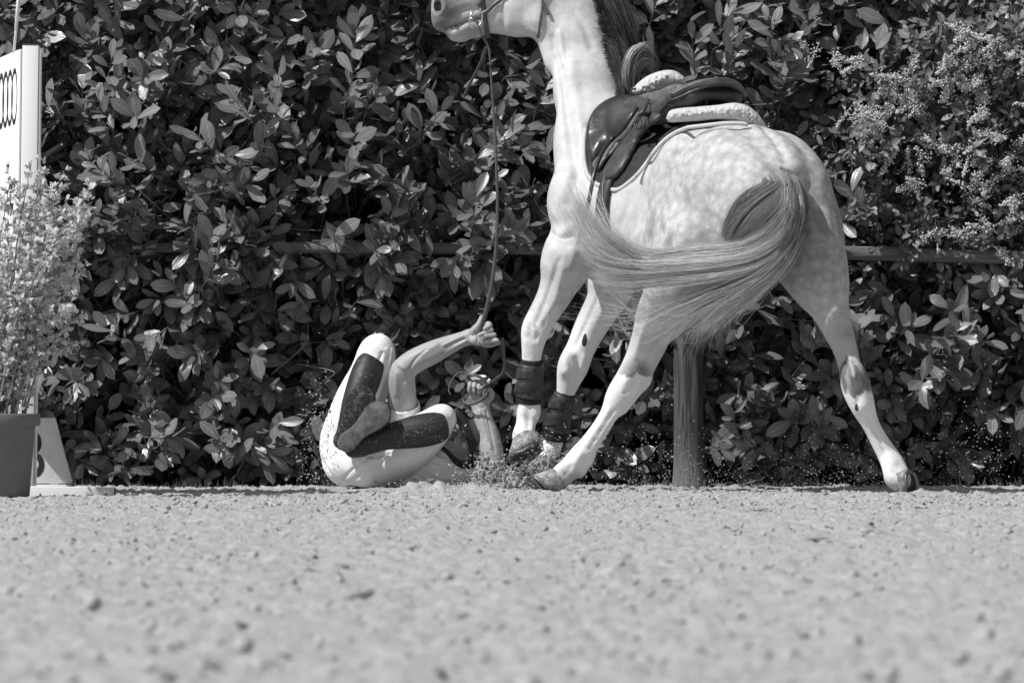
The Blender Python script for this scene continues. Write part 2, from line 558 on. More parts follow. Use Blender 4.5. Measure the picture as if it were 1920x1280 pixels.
def sprigs(store, B, D, nleaf, L, W_droop, rs, tone, up_face=.35, spread=(.50, 1.10), first=.2):
    """B (n,3) base, D (n,3) stem dirs (len = stem length). leaves arranged round each stem. returns stem curves"""
    n = len(B)
    ln = np.linalg.norm(D, axis=1); d = D / ln[:, None]
    e1 = np.cross(d, np.array([0, 0, 1.0])); e1 /= np.linalg.norm(e1, axis=1)[:, None] + 1e-6
    e2 = np.cross(d, e1)
    ph0 = rs.uniform(0, 6.28, n)
    for k in range(nleaf):
        u = first + (1 - first) * k / max(nleaf - 1, 1)
        ph = ph0 + k * 2.4 + rs.normal(0, .25, n)
        rad = np.cos(ph)[:, None] * e1 + np.sin(ph)[:, None] * e2
        sp = rs.uniform(spread[0], spread[1], n) * (1 - .45 * (u > .93))
        ld = d * np.cos(sp)[:, None] + rad * np.sin(sp)[:, None]
        ld[:, 2] -= W_droop * rs.uniform(.3, 1.2, n)
        nr = d * .8 - ld * .2 + np.array([-.1, -.42, up_face]) + rs.normal(0, .28, (n, 3))
        sc = L * rs.uniform(.62, 1.18, n) * (.75 if u > .93 else 1)
        pos = B + D * u + rad * .004
        pos[:, 2] += 0
        store.add(pos, basis(ld, nr), sc, rs.integers(0, len(store.var), n), np.clip(tone + rs.normal(0, .21, n), 0, 1))

LV = [leaf_vf(1, w, f, c, tc, 6, b, wv, s) for s, (w, f, c, tc, b, wv) in enumerate((
    (.40, .24, .35, .05, 1.25, .05), (.44, .12, .15, .0, 1.15, .0), (.36, .36, .5, .10, 1.4, .08), (.42, .2, .6, .1, 1.2, .1),
    (.42, .05, -.1, .12, 1.35, .06), (.37, .42, .25, .0, 1.4, .04), (.46, .18, .4, .2, 1.15, .12), (.38, .28, .8, .1, 1.3, .06)))]
laurel = Leaves(LV)
rs = np.random.default_rng(21)
RAIL_Y = 1.90
def rail_z(x):
    px = 960 + x * FPX / 31.7
    return .38 - (np.interp(px, [400, 1030, 1600, 1920], [462, 466, 474, 483]) - HORIZON) * 31.7 / FPX
# front surface of the hedge
def hedge_front(x, z):
    return 2.02 + .20 * fbm(np.stack([x * 1.5, z * 1.7], 1), 3, 41) + .10 * np.clip(z - .5, 0, 2) * .3
def lay(n, depth, L, nleaf, tone, jitter=.08):
    x = rs.uniform(-2.75, 2.75, n); z = rs.uniform(.02, 2.4, n)
    y = hedge_front(x, z) + depth + rs.normal(0, jitter, n)
    B = np.stack([x, y, z], 1)
    low = np.clip(1 - z / 1.1, 0, 1)
    D = np.stack([rs.normal(0, .55, n), -rs.uniform(.30, .95, n), rs.uniform(.0, 1.25, n) - low * rs.uniform(.1, 1.0, n)], 1)
    D = D / np.linalg.norm(D, axis=1)[:, None] * rs.uniform(.12, .24, n)[:, None]
    B[:, 2] = np.maximum(B[:, 2], .05)
    D[:, 2] = np.maximum(D[:, 2], .03 - B[:, 2])
    sprigs(laurel, B, D, nleaf, L, .30, rs, tone)
    return B, D
stems = []
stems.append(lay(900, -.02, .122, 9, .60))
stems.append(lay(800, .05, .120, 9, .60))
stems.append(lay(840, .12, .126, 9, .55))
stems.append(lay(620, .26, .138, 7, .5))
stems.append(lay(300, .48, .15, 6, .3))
# sprigs hanging over the rail
rx = np.concatenate([rs.uniform(140, 585, 40), rs.uniform(690, 775, 10), rs.uniform(870, 965, 9), rs.uniform(1100, 1180, 4), rs.uniform(1740, 1860, 5)]); n_ = len(rx)
B = np.array([P(a, 470 + rs.normal(0, 16), 1.83) for a in rx]); D = np.stack([rs.normal(0, .5, n_), -rs.uniform(.2, .7, n_), rs.normal(.2, .7, n_)], 1); D = D / np.linalg.norm(D, axis=1)[:, None] * rs.uniform(.10, .18, n_)[:, None]
sprigs(laurel, B, D, 8, .130, .30, rs, .5); stems.append((B, D))
# long light shoots that stand out of the hedge top left and here and there
hero = [(610, 170), (450, 200), (300, 290), (240, 330), (500, 300), (680, 250), (760, 330), (560, 130), (380, 110), (640, 470), (480, 420),
        (540, 560), (940, 440), (860, 400), (700, 380), (350, 600), (250, 610), (430, 840), (560, 870), (830, 480), (1400, 560), (1480, 640), (1700, 610), (1740, 650),
        (1530, 790), (1390, 800), (1640, 380), (1450, 150), (1300, 60), (240, 240), (170, 150), (1820, 640), (350, 480), (420, 330),
        (1260, 80), (1290, 130), (1330, 40), (1240, 30), (1390, 90), (1420, 170), (1460, 60), (1350, 120), (520, 230), (570, 280), (640, 320), (400, 260), (720, 180), (780, 230), (660, 90), (880, 250), (980, 280), (320, 210), (1010, 180), (590, 350)]
hx = np.array([P(a, b, 1.66)[0] for a, b in hero]); hz = np.array([P(a, b, 1.66)[2] for a, b in hero])
hy = rs.uniform(1.72, 1.86, len(hero))
B = np.stack([hx + rs.normal(0, .05, len(hx)), hy, np.maximum(hz - .08, .1)], 1)
D = np.stack([rs.normal(0, .45, len(hx)), -rs.uniform(.4, .9, len(hx)), rs.uniform(.3, 1.1, len(hx))], 1)
D = D / np.linalg.norm(D, axis=1)[:, None] * rs.uniform(.16, .26, len(hx))[:, None]
n_before = sum(len(a) for a in laurel.p)
sprigs(laurel, B, D, 9, .124, .18, rs, .74)
stems.append((B, D))

p, r_, sc, v_, t_ = laurel.cat()
tip = p + r_[:, :, 0] * sc[:, None]
midp = (p + tip) / 2
# keep the rail, the post and the space of horse and rider free
px_ = 960 + midp[:, 0] * FPX / (30 + midp[:, 1])
inrail = (np.abs(midp[:, 2] - rail_z(midp[:, 0])) < .055) & (midp[:, 1] < RAIL_Y + .06)
vis = ((px_ > 600) & (px_ < 690)) | ((px_ > 785) & (px_ < 865)) | ((px_ > 975) & (px_ < 1100)) | ((px_ > 1600) & (px_ < 1900))
drop = inrail & ((vis & (rs.uniform(0, 1, len(p)) < .68)))
below = (midp[:, 2] < rail_z(midp[:, 0]) - .02) & (midp[:, 2] > rail_z(midp[:, 0]) - .16) & (midp[:, 1] < RAIL_Y + .18)
drop |= below & vis & (rs.uniform(0, 1, len(p)) < .4)
PX_POST = P(1292, 800, 1.78)[0]
drop |= (np.abs(midp[:, 0] - PX_POST) < .10) & (midp[:, 1] < 1.80) & (midp[:, 2] < .95)
drop |= (tip[:, 2] < .01) | (midp[:, 1] < 1.45)
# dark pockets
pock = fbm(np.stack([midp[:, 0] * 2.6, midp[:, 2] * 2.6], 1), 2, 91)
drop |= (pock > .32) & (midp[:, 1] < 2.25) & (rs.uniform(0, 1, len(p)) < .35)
# flowering climber takes the upper right corner
pz_ = HORIZON - (midp[:, 2] - .38) * FPX / (30 + midp[:, 1])
corner = (px_ > 1640 + .25 * pz_) & (pz_ < 470) 
drop |= corner & (midp[:, 1] < 2.3) & (rs.uniform(0, 1, len(p)) < .75)
ALL_B = np.concatenate([b for b, _ in stems]); ALL_D = np.concatenate([d for _, d in stems])
# the leaves that show largest become objects of their own
is_hero = np.arange(len(p)) >= n_before
inview = (px_ > 10) & (px_ < 1910) & (pz_ > 10) & (pz_ < 915)
score = np.where(is_hero, 10, 0) - midp[:, 1] + sc * 2
# keep clear of the horse silhouette when choosing
hid = ((px_ > 1030) & (px_ < 1560) & (pz_ < 520) & (pz_ > 170)) | ((px_ > 1040) & (px_ < 1200) & (pz_ < 200)) | (px_ < 150) & (pz_ > 330)
score[~inview | drop | hid] = -99
single = np.argsort(-score)[:296]
single = single[score[single] > -50]
isS = np.zeros(len(p), bool); isS[single] = True
hedge = empty('laurel_hedge', (0, 2.2, 0), 'tall dense laurel hedge with glossy leaves behind the horse and rider', 'hedge')
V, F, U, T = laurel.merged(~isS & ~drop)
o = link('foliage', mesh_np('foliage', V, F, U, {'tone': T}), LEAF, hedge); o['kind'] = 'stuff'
TONES = (.35, .55, .75, .92)
lm = {}
for k, (lv, lf, lu) in enumerate(LV):
    for ti, tn in enumerate(TONES):
        me = mesh_np('leaf', lv, lf, lu, {'tone': np.full(len(lv), tn)}); me.materials.append(LEAF)
        me.polygons.foreach_set('use_smooth', np.ones(len(me.polygons), dtype=bool)); lm[k, ti] = me
for q in single:
    o = bpy.data.objects.new('leaf', lm[int(v_[q]), int(np.argmin(np.abs(np.array(TONES) - t_[q])))])
    COL.objects.link(o); o.parent = hedge
    M = Matrix([list(r_[q][a] * sc[q]) + [p[q][a]] for a in range(3)] + [[0, 0, 0, 1]])
    o.matrix_parent_inverse = Matrix.Translation(hedge.location).inverted()
    o.matrix_basis = M
# stems and branches
def stem_tubes(Bs, Ds, r0=.0028):
    out = []
    for b, d in zip(Bs, Ds):
        back = b + np.array([rs.normal(0, .05), .18, -.12])
        C = catmull([back, b, b + d * .55 + np.array([0, 0, -.008]), b + d * 1.02], 6)
        out.append(tube(C, np.linspace(r0 * 1.5, r0 * .6, 6), 4, cap=False))
    V, F = join([(a, np.array(f)) for a, f in out]); return V, F
V, F = stem_tubes(ALL_B, ALL_D)
link('twigs', mesh_np('twigs', V, F), BARK, hedge)['kind'] = 'stuff'
for k in range(26):
    x = rs.uniform(-2.9, 2.9); b = np.array([x, 2.45 + rs.uniform(-.15, .3), 0])
    C = catmull([b, b + [rs.normal(0, .12), -.05, .7], b + [rs.normal(0, .25), -.1, 1.5], b + [rs.normal(0, .4), .0, 2.5]], 16)
    V, F = tube(C, np.linspace(.022, .007, 16) * rs.uniform(.8, 1.4), 7, up=(0, 1, .1))
    link('branch', mesh_parts('branch', [(V, F)]), BARK, hedge)
m = Mat('green shoot', .14, .6, .3); m.color(m.mix(m.noise(40, 2), .09, .19)); SHOOT = m.m
for k in range(13):
    x, z = rs.uniform(-2.0, 2.0), rs.uniform(.15, 1.9); b = np.array([x, 1.90, z]); d = np.array([rs.normal(0, .8), -.25, rs.uniform(-.2, .9)]); d /= np.linalg.norm(d); L_ = rs.uniform(.25, .5)
    C = catmull([b, b + d * L_ * .5 + rs.normal(0, .035, 3), b + d * L_ + [rs.normal(0, .05), 0, rs.uniform(-.06, .06)]], 14)
    V, F = tube(C, np.linspace(.0036, .0016, 14), 6, up=(0, 1, .1)); link('shoot', mesh_parts('shoot', [(V, F)]), SHOOT, hedge)
# near-black backing sheet: deep shade between the leaves, put into its colour
m = Mat('hedge heart', .02, .95, .1); nz = m.noise(14, 5, .7); m.color(m.mix(nz, .008, .035)); m.bump(nz, 1, .05); GAP_SHADE = m.m
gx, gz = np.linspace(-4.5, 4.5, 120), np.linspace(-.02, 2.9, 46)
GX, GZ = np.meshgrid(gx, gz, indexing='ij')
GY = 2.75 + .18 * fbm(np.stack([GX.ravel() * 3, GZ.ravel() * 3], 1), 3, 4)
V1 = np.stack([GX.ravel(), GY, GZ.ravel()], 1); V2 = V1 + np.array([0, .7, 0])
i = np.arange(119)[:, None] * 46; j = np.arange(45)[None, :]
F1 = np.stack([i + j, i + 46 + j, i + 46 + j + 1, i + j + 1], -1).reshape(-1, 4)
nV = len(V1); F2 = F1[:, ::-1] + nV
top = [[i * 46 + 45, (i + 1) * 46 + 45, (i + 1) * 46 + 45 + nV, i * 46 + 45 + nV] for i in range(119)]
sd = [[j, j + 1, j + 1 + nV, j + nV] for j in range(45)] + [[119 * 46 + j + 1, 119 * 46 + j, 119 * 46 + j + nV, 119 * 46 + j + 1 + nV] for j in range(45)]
link('gap_shade', mesh_np('gap_shade', np.vstack([V1, V2]), np.array(list(F1) + list(F2) + top + sd)), GAP_SHADE, hedge)

# ------------------------------------------------------------------ fence
m = Mat('weathered wood', .2, .85, .2)
g = m.noise(1, 6, .65, m.coord('Object', (6, 90, 90))); g2 = m.noise(7, 3)
m.color(m.mix(m.ramp(g, [(.3, 0), (.7, 1)]), .06, m.mix(g2, .14, .25))); m.bump(g, .9, .006); WOODX = m.m
m = Mat('weathered post wood', .2, .85, .2)
g = m.noise(1, 6, .65, m.coord('Object', (90, 90, 5))); g2 = m.noise(7, 3); gd = m.noise(60, 4)
sepn = m.n.new('ShaderNodeSeparateXYZ'); m.l.new(m.coord(), sepn.inputs[0])
dust = m.ramp(m.math('ADD', sepn.outputs[2], m.math('MULTIPLY', gd, .1)), [(.03, 1), (.30, 0)])
m.color(m.mix(m.math('MULTIPLY', dust, m.mix(gd, .2, 1)), m.mix(m.ramp(g, [(.38, 0), (.62, 1)]), .035, m.mix(g2, .09, .15)), .24)); m.bump(g, 1, .012); WOODZ = m.m
fence = empty('wooden_fence', (PX_POST, RAIL_Y - .09, 0), 'weathered timber fence with a round post and horizontal rails against the hedge', 'fence')
def rail(x0, x1, y, hgt, nm='rail'):
    n = 40; xx = np.linspace(x0, x1, n)
    C = np.stack([xx, np.full(n, y) + .004 * np.sin(xx * 3), rail_z(xx)], 1)
    S = np.zeros((n, 3)); S[:, 2] = 1
    prof = [(-1, -1), (-1.06, .2), (-.8, .95), (0, 1.05), (.8, .9), (1.04, .1), (1, -1)]
    V = np.stack([C + np.array([0, -b * .022, a * hgt / 2]) for a, b in prof], 1)
    V[..., 2] += .003 * fbm(V.reshape(-1, 3)[:, :2] * 9, 3, 12).reshape(n, len(prof))
    k = len(prof); V = V.reshape(-1, 3)
    F = [[i * k + j, (i + 1) * k + j, (i + 1) * k + (j + 1) % k, i * k + (j + 1) % k] for i in range(n - 1) for j in range(k)]
    F += [list(range(k)), [(n - 1) * k + j for j in range(k)][::-1]]
    return link(nm, mesh_np(nm, V, F), WOODX, fence)
rail(-3.2, PX_POST - .002, RAIL_Y - .06, .046)
rail(PX_POST + .002, 3.2, RAIL_Y - .16, .056)
def post(x, y, rad, h):
    n = 30; zz = np.linspace(-.05, h, n)
    C = np.stack([np.full(n, x), np.full(n, y), zz], 1)
    V, F = tube(C, rad + .012 * np.exp(-zz / .06), 28, up=(0, 1, 0))
    a = np.arctan2(V[:, 1] - y, V[:, 0] - x)
    d = .006 * fbm(np.stack([np.cos(a) * 5, np.sin(a) * 5, V[:, 2] * 1.2], 1), 4, 9) - .008 * np.maximum(vnoise(np.stack([a * 9, V[:, 2] * 1.5], 1), 5) - .45, 0) + .012 * (V[:, 2] / 1.0) * np.sin(a * 2 + 1) * .3
    V[:, 0] += np.cos(a) * d; V[:, 1] += np.sin(a) * d
    return link('post', mesh_parts('post', [(V, F)]), WOODZ, fence)
post(PX_POST, RAIL_Y - .095, .060, 1.02)
# ------------------------------------------------------------------ horse
HO = np.array([1.095, -.30, 0.0]); HF = np.array([-.5, .866, 0]); HL = np.array([-.866, -.5, 0])
def H(f, l, z):
    """point of the horse: f forward from the dock, l to its left, z up"""
    return HO + HF * f + HL * l + np.array([0, 0, z])
def R(px): return px / 470.0

hf = Field((-.55, -1.0, -.03), (1.85, 1.75, 2.75), .0095)
UP = (0, 0, 1)
# trunk
hf.cone(H(.60, .02, 1.15), H(.95, .03, 1.12), .285, .30, .06, HL, .92)
hf.cone(H(.95, .03, 1.12), H(1.20, .03, 1.15), .30, .255, .08, HL, .90)
for s in (-1, 1):
    hf.ell(H(.30, .125 * s + .02, 1.185), (.33, .165, .265), .15, (HF, HL, UP))
    hf.ell(H(.06, .105 * s + .02, 1.08), (.16, .13, .25), .08, (HF, HL, UP))       # buttock
    hf.ell(H(.50, .16 * s + .02, 1.02), (.20, .115, .22), .13, (HF, HL, UP))        # flank and stifle
    hf.ell(H(.46, .19 * s + .02, 1.34), (.10, .06, .06), .12, (HF, HL, UP))        # point of hip
    hf.ell(H(1.22, .16 * s, 1.20), (.17, .09, .25), .08, (HF, HL, UP))        # shoulder
    hf.ell(H(1.33, .13 * s, 1.12), (.12, .11, .13), .05, (HF, HL, UP))       # chest muscle
    hf.ell(H(1.20, .15 * s, 1.00), (.14, .09, .15), .06, (HF, HL, UP))        # elbow
hf.chain([(H(-.01, .015, 1.27), .06), (H(.16, .015, 1.335), .085), (H(.36, .01, 1.355), .09), (H(.6, 0, 1.35), .09), (H(.9, 0, 1.37), .085), (H(1.08, 0, 1.47), .07), (H(1.22, 0, 1.52), .065)], .10)
# groove between the buttocks
hf.cone(H(-.15, .02, 1.12), H(-.13, .02, .88), .03, .03, .06, cut=True)
# hollow of the flank in front of the stifle and behind the last rib
hf.ell(H(.66, .335, 1.16), (.05, .06, .10), .10, (HF, HL, UP), cut=True)
hf.ell(P(1072, 385, .60), (R(46), .12, R(70)), .09)      # breast beside the neck
# neck
hf.cone(P(1125, 360, .68), P(1120, 270, .78), R(84), R(76), .08, (-.3, .95, 0), .85)
hf.cone(P(1120, 270, .78), P(1106, 170, .88), R(74), R(64), .08, (-.2, .98, 0), .65)
hf.cone(P(1106, 170, .88), P(1088, 90, .95), R(62), R(59), .06, (-.2, .98, 0), .55)
hf.cone(P(1088, 90, .95), P(1078, 0, .99), R(58), R(58), .06, (-.1, 1, 0), .50)
hf.cone(P(1078, 0, .99), P(1056, -80, 1.0), R(58), R(48), .06, (0, 1, 0), .55)
hf.cone(P(1055, 120, .86), P(1062, 330, .62), R(7), R(9), .05)      # jugular line
# head: cheek, face, muzzle
hy = .98
hf.ell(P(985, 8, hy), (R(66), .085, R(62)), .05)
hf.cone(P(1040, -55, hy), P(900, -30, hy), R(52), R(38), .05, (0, 1, 0), .80)
hf.cone(P(955, 15, hy), P(880, 30, hy), R(50), R(36), .05, (0, 1, 0), .62)
hf.cone(P(905, -20, hy), P(845, 5, hy), R(40), R(33), .04, (0, 1, 0), .85)
hf.ell(P(834, 22, hy), (R(25), .062, R(36)), .03)                      # upper lip and nostril
hf.cone(P(828, 42, hy - .01), P(836, 20, hy - .015), R(17), R(22), .03, (0, 1, 0), 1.0)
hf.cone(P(893, 52, hy), P(856, 60, hy), R(20), R(17), .025, (0, 1, 0), .9)   # lower lip
hf.cone(P(855, 64, hy), P(866, 68, hy), R(14), R(12), .02)                 # chin
hf.cone(P(818, 52, hy - .042), P(855, 46, hy - .046), .011, .012, .008, cut=True)  # mouth
hf.cone(P(855, 46, hy - .046), P(898, 36, hy - .058), .012, .010, .008, cut=True)
for s in (-1, 1):
    hf.ell(P(822, 11, hy + s * .052), (R(9.5), .034, R(15)), .006, cut=True)        # nostril
    hf.cone(P(829, -2, hy + s * .052), P(833, 18, hy + s * .052), R(4.5), R(4), .02)
    hf.ell(P(1000, -52, hy + s * .085), (.022, .018, .018), .02)              # eye
    hf.cone(P(1068, -112, hy + s * .05), P(1062, -158, hy + s * .062), .030, .008, .02)  # ear
hf.cone(P(1010, 40, hy - .05), P(1040, 70, hy - .02), R(20), R(22), .05)
hf.cone(P(1030, 60, hy), P(1045, 110, .93), R(22), R(22), .05, (0, 1, 0), .8)    # throat
# left hind leg
LH = [(P(1296, 450, -.12), R(66)), (P(1270, 540, -.08), R(50)), (P(1228, 614, .0), R(37)), (P(1200, 670, .06), R(25.5)),
      (P(1180, 712, .08), R(25)), (P(1160, 742, .08), R(22.5)), (P(1141, 778, .08), R(15.5)), (P(1108, 828, .06), R(16.5)),
      (P(1087, 856, .05), R(19.5)), (P(1066, 880, .03), R(19)), (P(1048, 897, .02), R(20))]
hf.chain(LH[:3], .08, (0, 1, 0), 1.15)
hf.chain(LH[2:], .022)
hf.cone(P(1205, 712, .12), P(1240, 650, .07), R(12), R(9), .04)        # point of hock and tendon
hf.cone(P(1205, 712, .12), P(1168, 765, .10), R(12), R(9), .04)
hf.cone(P(1102, 860, .07), P(1088, 888, .06), R(11), R(9), .03)       # feather behind the fetlock
hf.cone(P(1160, 765, -.005), P(1108, 838, -.005), .004, .004, .012, cut=True)      # groove beside the tendon
hf.cone(P(1205, 700, .0), P(1180, 722, .0), .006, .005, .02, cut=True)
# right hind leg
RH = [(H(.16, -.13, 1.10), .165), (P(1516, 480, -.32), R(62)), (P(1549, 560, -.34), R(38)), (P(1570, 615, -.38), R(27)), (P(1583, 650, -.42), R(21)),
      (P(1594, 690, -.46), R(19.5)), (P(1604, 722, -.50), R(25)), (P(1616, 758, -.50), R(21)), (P(1634, 798, -.48), R(14.5)),
      (P(1656, 838, -.46), R(16)), (P(1672, 864, -.46), R(18)), (P(1682, 884, -.48), R(18)), (P(1688, 902, -.50), R(20))]
hf.chain(RH[:3], .08)
hf.chain(RH[2:], .022)
hf.cone(P(1602, 702, -.54), P(1592, 640, -.47), R(12), R(8), .05)
hf.cone(P(1602, 702, -.54), P(1620, 758, -.535), R(12), R(9), .05)
hf.cone(P(1668, 870, -.49), P(1669, 898, -.51), R(13), R(11), .03)
hf.cone(P(1622, 775, -.525), P(1655, 850, -.50), .004, .004, .012, cut=True)
# left fore leg
LFp = [(H(1.22, .18, 1.05), .13), (P(1070, 474, .55), R(46)), (P(1054, 520, .55), R(36)), (P(1036, 560, .55), R(30)), (P(1012, 600, .54), R(25.5)),
       (P(1003, 622, .54), R(24.5)), (P(998, 655, .55), R(18.5)), (P(995, 700, .57), R(16)), (P(994, 745, .59), R(16)), (P(991, 772, .60), R(20.5)),
       (P(985, 798, .59), R(16)), (P(982, 818, .57), R(22))]
hf.chain(LFp[:3], .06); hf.chain(LFp[2:], .02)
hf.cone(P(1003, 768, .64), P(1000, 782, .64), R(11), R(10), .03)
hf.cone(P(1036, 560, .475), P(1012, 604, .475), .005, .004, .02, cut=True)
hf.cone(P(990, 612, .49), P(996, 632, .49), .005, .005, .02, cut=True)
hf.ell(P(1065, 440, .42), (.05, .04, .03), .05, cut=True)
# right fore leg
RF = [(H(1.2, -.12, 1.0), .13), (P(1160, 500, .86), R(44)), (P(1141, 555, .87), R(36)), (P(1108, 612, .88), R(30)), (P(1088, 655, .88), R(26)),
      (P(1075, 685, .88), R(28)), (P(1067, 710, .89), R(22)), (P(1058, 745, .91), R(15)), (P(1046, 790, .95), R(15)), (P(1036, 828, .98), R(19)),
      (P(1030, 845, .96), R(16)), (P(1018, 862, .92), R(20))]
hf.chain(RF[:3], .06); hf.chain(RF[2:], .02)
hf.cone(P(1062, 668, .82), P(1062, 695, .82), R(8), R(9), .04)
HV, HFc = hf.mesh(smooth=2)
del hf
def vnormals(V, F):
    fn = np.cross(V[F[:, 2]] - V[F[:, 0]], V[F[:, 3]] - V[F[:, 1]]); N = np.zeros_like(V)
    for k in range(4):
        for a in range(3): N[:, a] += np.bincount(F[:, k], fn[:, a], len(V))
    return N / (np.linalg.norm(N, axis=1)[:, None] + 1e-12)
def strokes(V, F, lines, ylo=-2.0):
    """sculpt veins, tendons, folds and hollows along lines drawn on the surface: (photo pixels, width, height)"""
    tree = BVHTree.FromPolygons([Vector(v) for v in V], [tuple(int(i) for i in f) for f in F]); N = vnormals(V, F); D = np.zeros(len(V))
    for pts, w, h in lines:
        C = []
        for px, py in (catmull(np.array(pts, float), len(pts) * 26) if len(pts) > 1 else pts):
            q = tree.ray_cast(CAM, (Vector(P(px, py, 0)) - CAM).normalized())
            if q[0] is not None: C.append(np.array(q[0]))
        if not C: continue
        C = np.array(C); sel = ((V > C.min(0) - 3 * w) & (V < C.max(0) + 3 * w)).all(1); S = V[sel]
        d = np.min(np.linalg.norm(S[:, None] - C[None], axis=2), axis=1)
        D[sel] += 1.4 * h * np.exp(-(d / w) ** 2)
    return V + N * D[:, None]
HV = strokes(HV, HFc, [
    ([(1046, 490), (1034, 530), (1020, 570), (1006, 604)], .009, -.006), ([(1060, 478), (1052, 520), (1040, 560), (1018, 600)], .008, .005), ([(1075, 470), (1066, 500)], .02, .008),
    ([(990, 604), (988, 622)], .012, .005), ([(1004, 612), (1010, 622), (1004, 636)], .008, -.005), ([(1024, 590), (1018, 612)], .008, -.005), ([(985, 640), (984, 666)], .006, .003), ([(1010, 640), (1008, 668)], .006, .003),
    ([(978, 764), (980, 776)], .010, .005), ([(1006, 768), (1004, 780)], .010, .005), ([(992, 765), (990, 800)], .009, -.005), ([(1000, 790), (996, 806)], .006, .004),
    ([(1120, 560), (1098, 610), (1078, 650)], .009, -.005), ([(1058, 676), (1062, 694)], .014, .007), ([(1080, 672), (1086, 690), (1078, 704)], .009, -.007), ([(1095, 668), (1090, 690)], .008, .004), ([(1150, 540), (1120, 600)], .012, .005),
    ([(1152, 768), (1130, 802), (1106, 840)], .006, -.005), ([(1166, 762), (1146, 798), (1122, 840)], .006, .004), ([(1140, 770), (1118, 804), (1096, 836)], .006, .003), ([(1088, 850), (1078, 866)], .014, .006), ([(1100, 862), (1090, 886)], .007, -.005), ([(1072, 872), (1060, 890)], .007, -.004),
    ([(1268, 572), (1244, 620), (1220, 664), (1206, 696)], .010, -.007), ([(1276, 590), (1256, 632), (1232, 676), (1212, 706)], .008, .007), ([(1222, 580), (1204, 625), (1190, 668)], .012, .005), ([(1180, 700), (1172, 716)], .010, .005), ([(1196, 706), (1186, 724), (1172, 736)], .008, -.006), ([(1200, 720), (1188, 742)], .008, .004),
    ([(1258, 476), (1262, 440), (1270, 400), (1276, 350)], .014, -.007), ([(1246, 470), (1250, 440), (1254, 410)], .010, .007), ([(1232, 436)], .045, -.022), ([(1216, 455), (1224, 420)], .018, -.006),
    ([(1300, 250), (1268, 290), (1244, 340), (1236, 380)], .028, -.010), ([(1330, 258), (1310, 300), (1290, 350)], .035, .007), ([(1432, 238), (1452, 262), (1474, 300)], .018, -.010), ([(1410, 236), (1380, 240)], .03, .004),
    ([(1528, 395), (1542, 450), (1550, 510)], .018, -.006), ([(1550, 400), (1562, 470), (1572, 540)], .02, .004),
    ([(1590, 640), (1593, 670), (1602, 704)], .007, .006), ([(1580, 650), (1586, 690)], .007, -.005),
    ([(1620, 775), (1636, 810), (1654, 850)], .006, .004), ([(1612, 740), (1606, 760)], .008, -.004), ([(1630, 788), (1646, 822), (1662, 850)], .006, -.003), ([(1664, 858), (1676, 868)], .012, .005), ([(1672, 884), (1686, 890)], .006, -.005),
    ([(1048, 110), (1058, 190), (1072, 270), (1080, 330)], .020, -.009), ([(1072, 120), (1082, 200), (1096, 290)], .024, .006), ([(1036, 70), (1040, 100), (1048, 130)], .014, -.007), ([(1050, 60), (1054, 96), (1050, 120)], .010, .006),
    ([(1128, 215), (1104, 280), (1080, 340), (1066, 380)], .026, -.009), ([(1030, 436), (1052, 446), (1076, 440)], .012, -.012), ([(1040, 400), (1060, 425), (1084, 420)], .018, .005), ([(1150, 200), (1120, 240), (1096, 300)], .012, .004),
    ([(1170, 210), (1134, 236), (1104, 262)], .010, -.004), ([(1160, 190), (1126, 216), (1100, 236)], .008, -.003),
    ([(938, 2), (944, 30), (940, 60)], .012, -.006), ([(955, 10), (985, 50), (1010, 62)], .014, .004), ([(806, 12), (812, -4), (826, -8), (834, 4), (832, 20), (822, 28)], .006, .006), ([(840, 30), (870, 20), (900, 14)], .012, -.005), ([(860, 44), (885, 40)], .006, .004),
    ([(1060, 0), (1090, 40), (1110, 90)], .016, -.004), ([(1165, 420), (1180, 380), (1190, 340)], .02, -.004), ([(1190, 430), (1200, 390), (1206, 350)], .02, -.004), ([(836, 54), (855, 48), (876, 41), (902, 34)], .006, -.012), ([(838, 62), (858, 57), (880, 50)], .012, .004), ([(822, 12)], .014, -.02)])

def near(V, pts, r, soft):
    """1 inside distance r of any of the points, falling to 0 over soft"""
    d = np.min([np.linalg.norm(V - np.asarray(q)[None], axis=1) for q in pts], axis=0)
    return np.clip(1 - (d - r) / soft, 0, 1)
def seg(V, a, b):
    ab = b - a; t = np.clip(((V - a) @ ab) / (ab @ ab), 0, 1)
    return np.linalg.norm(V - a - t[:, None] * ab, axis=1)
_t = BVHTree.FromPolygons([Vector(v) for v in HV], [tuple(int(i) for i in f) for f in HFc])
def on_skin(px, py):
    q = _t.ray_cast(CAM, (Vector(P(px, py, 0)) - CAM).normalized()); return np.array(q[0])
# coat tone: dark = 0..1 (markings, plus shade painted in), white socks = 0..1, dapples = 0..1
nzv = fbm(HV * 14, 3, 2)
fuzz = .03 * fbm(HV * np.array([60, 60, 14]), 2, 6)
dark = np.zeros(len(HV))
dark = np.maximum(dark, near(HV, [P(1208, 720, .14), P(1195, 708, .02)], .045, .05) * .75)
dark = np.maximum(dark, np.clip(1 - (seg(HV, P(1592, 698, -.52), P(1612, 722, -.54)) + fuzz - .045) / .025, 0, 1) * .9)
dark = np.maximum(dark, np.clip(1 - (seg(HV, P(1580, 600, -.3), P(1600, 700, -.5)) - .05) / .10, 0, 1) * .38)
dark = np.maximum(dark, np.clip(1 - (seg(HV, P(1240, 640, .05), P(1205, 690, .1)) - .02) / .06, 0, 1) * .45)
dark = np.maximum(dark, near(HV, [P(832, 22, hy - .06), P(822, 40, hy - .04), P(835, 0, hy - .06)], .03, .09) * .75)
dark = np.maximum(dark, near(HV, [P(885, 52, hy - .05)], .03, .05) * .5)
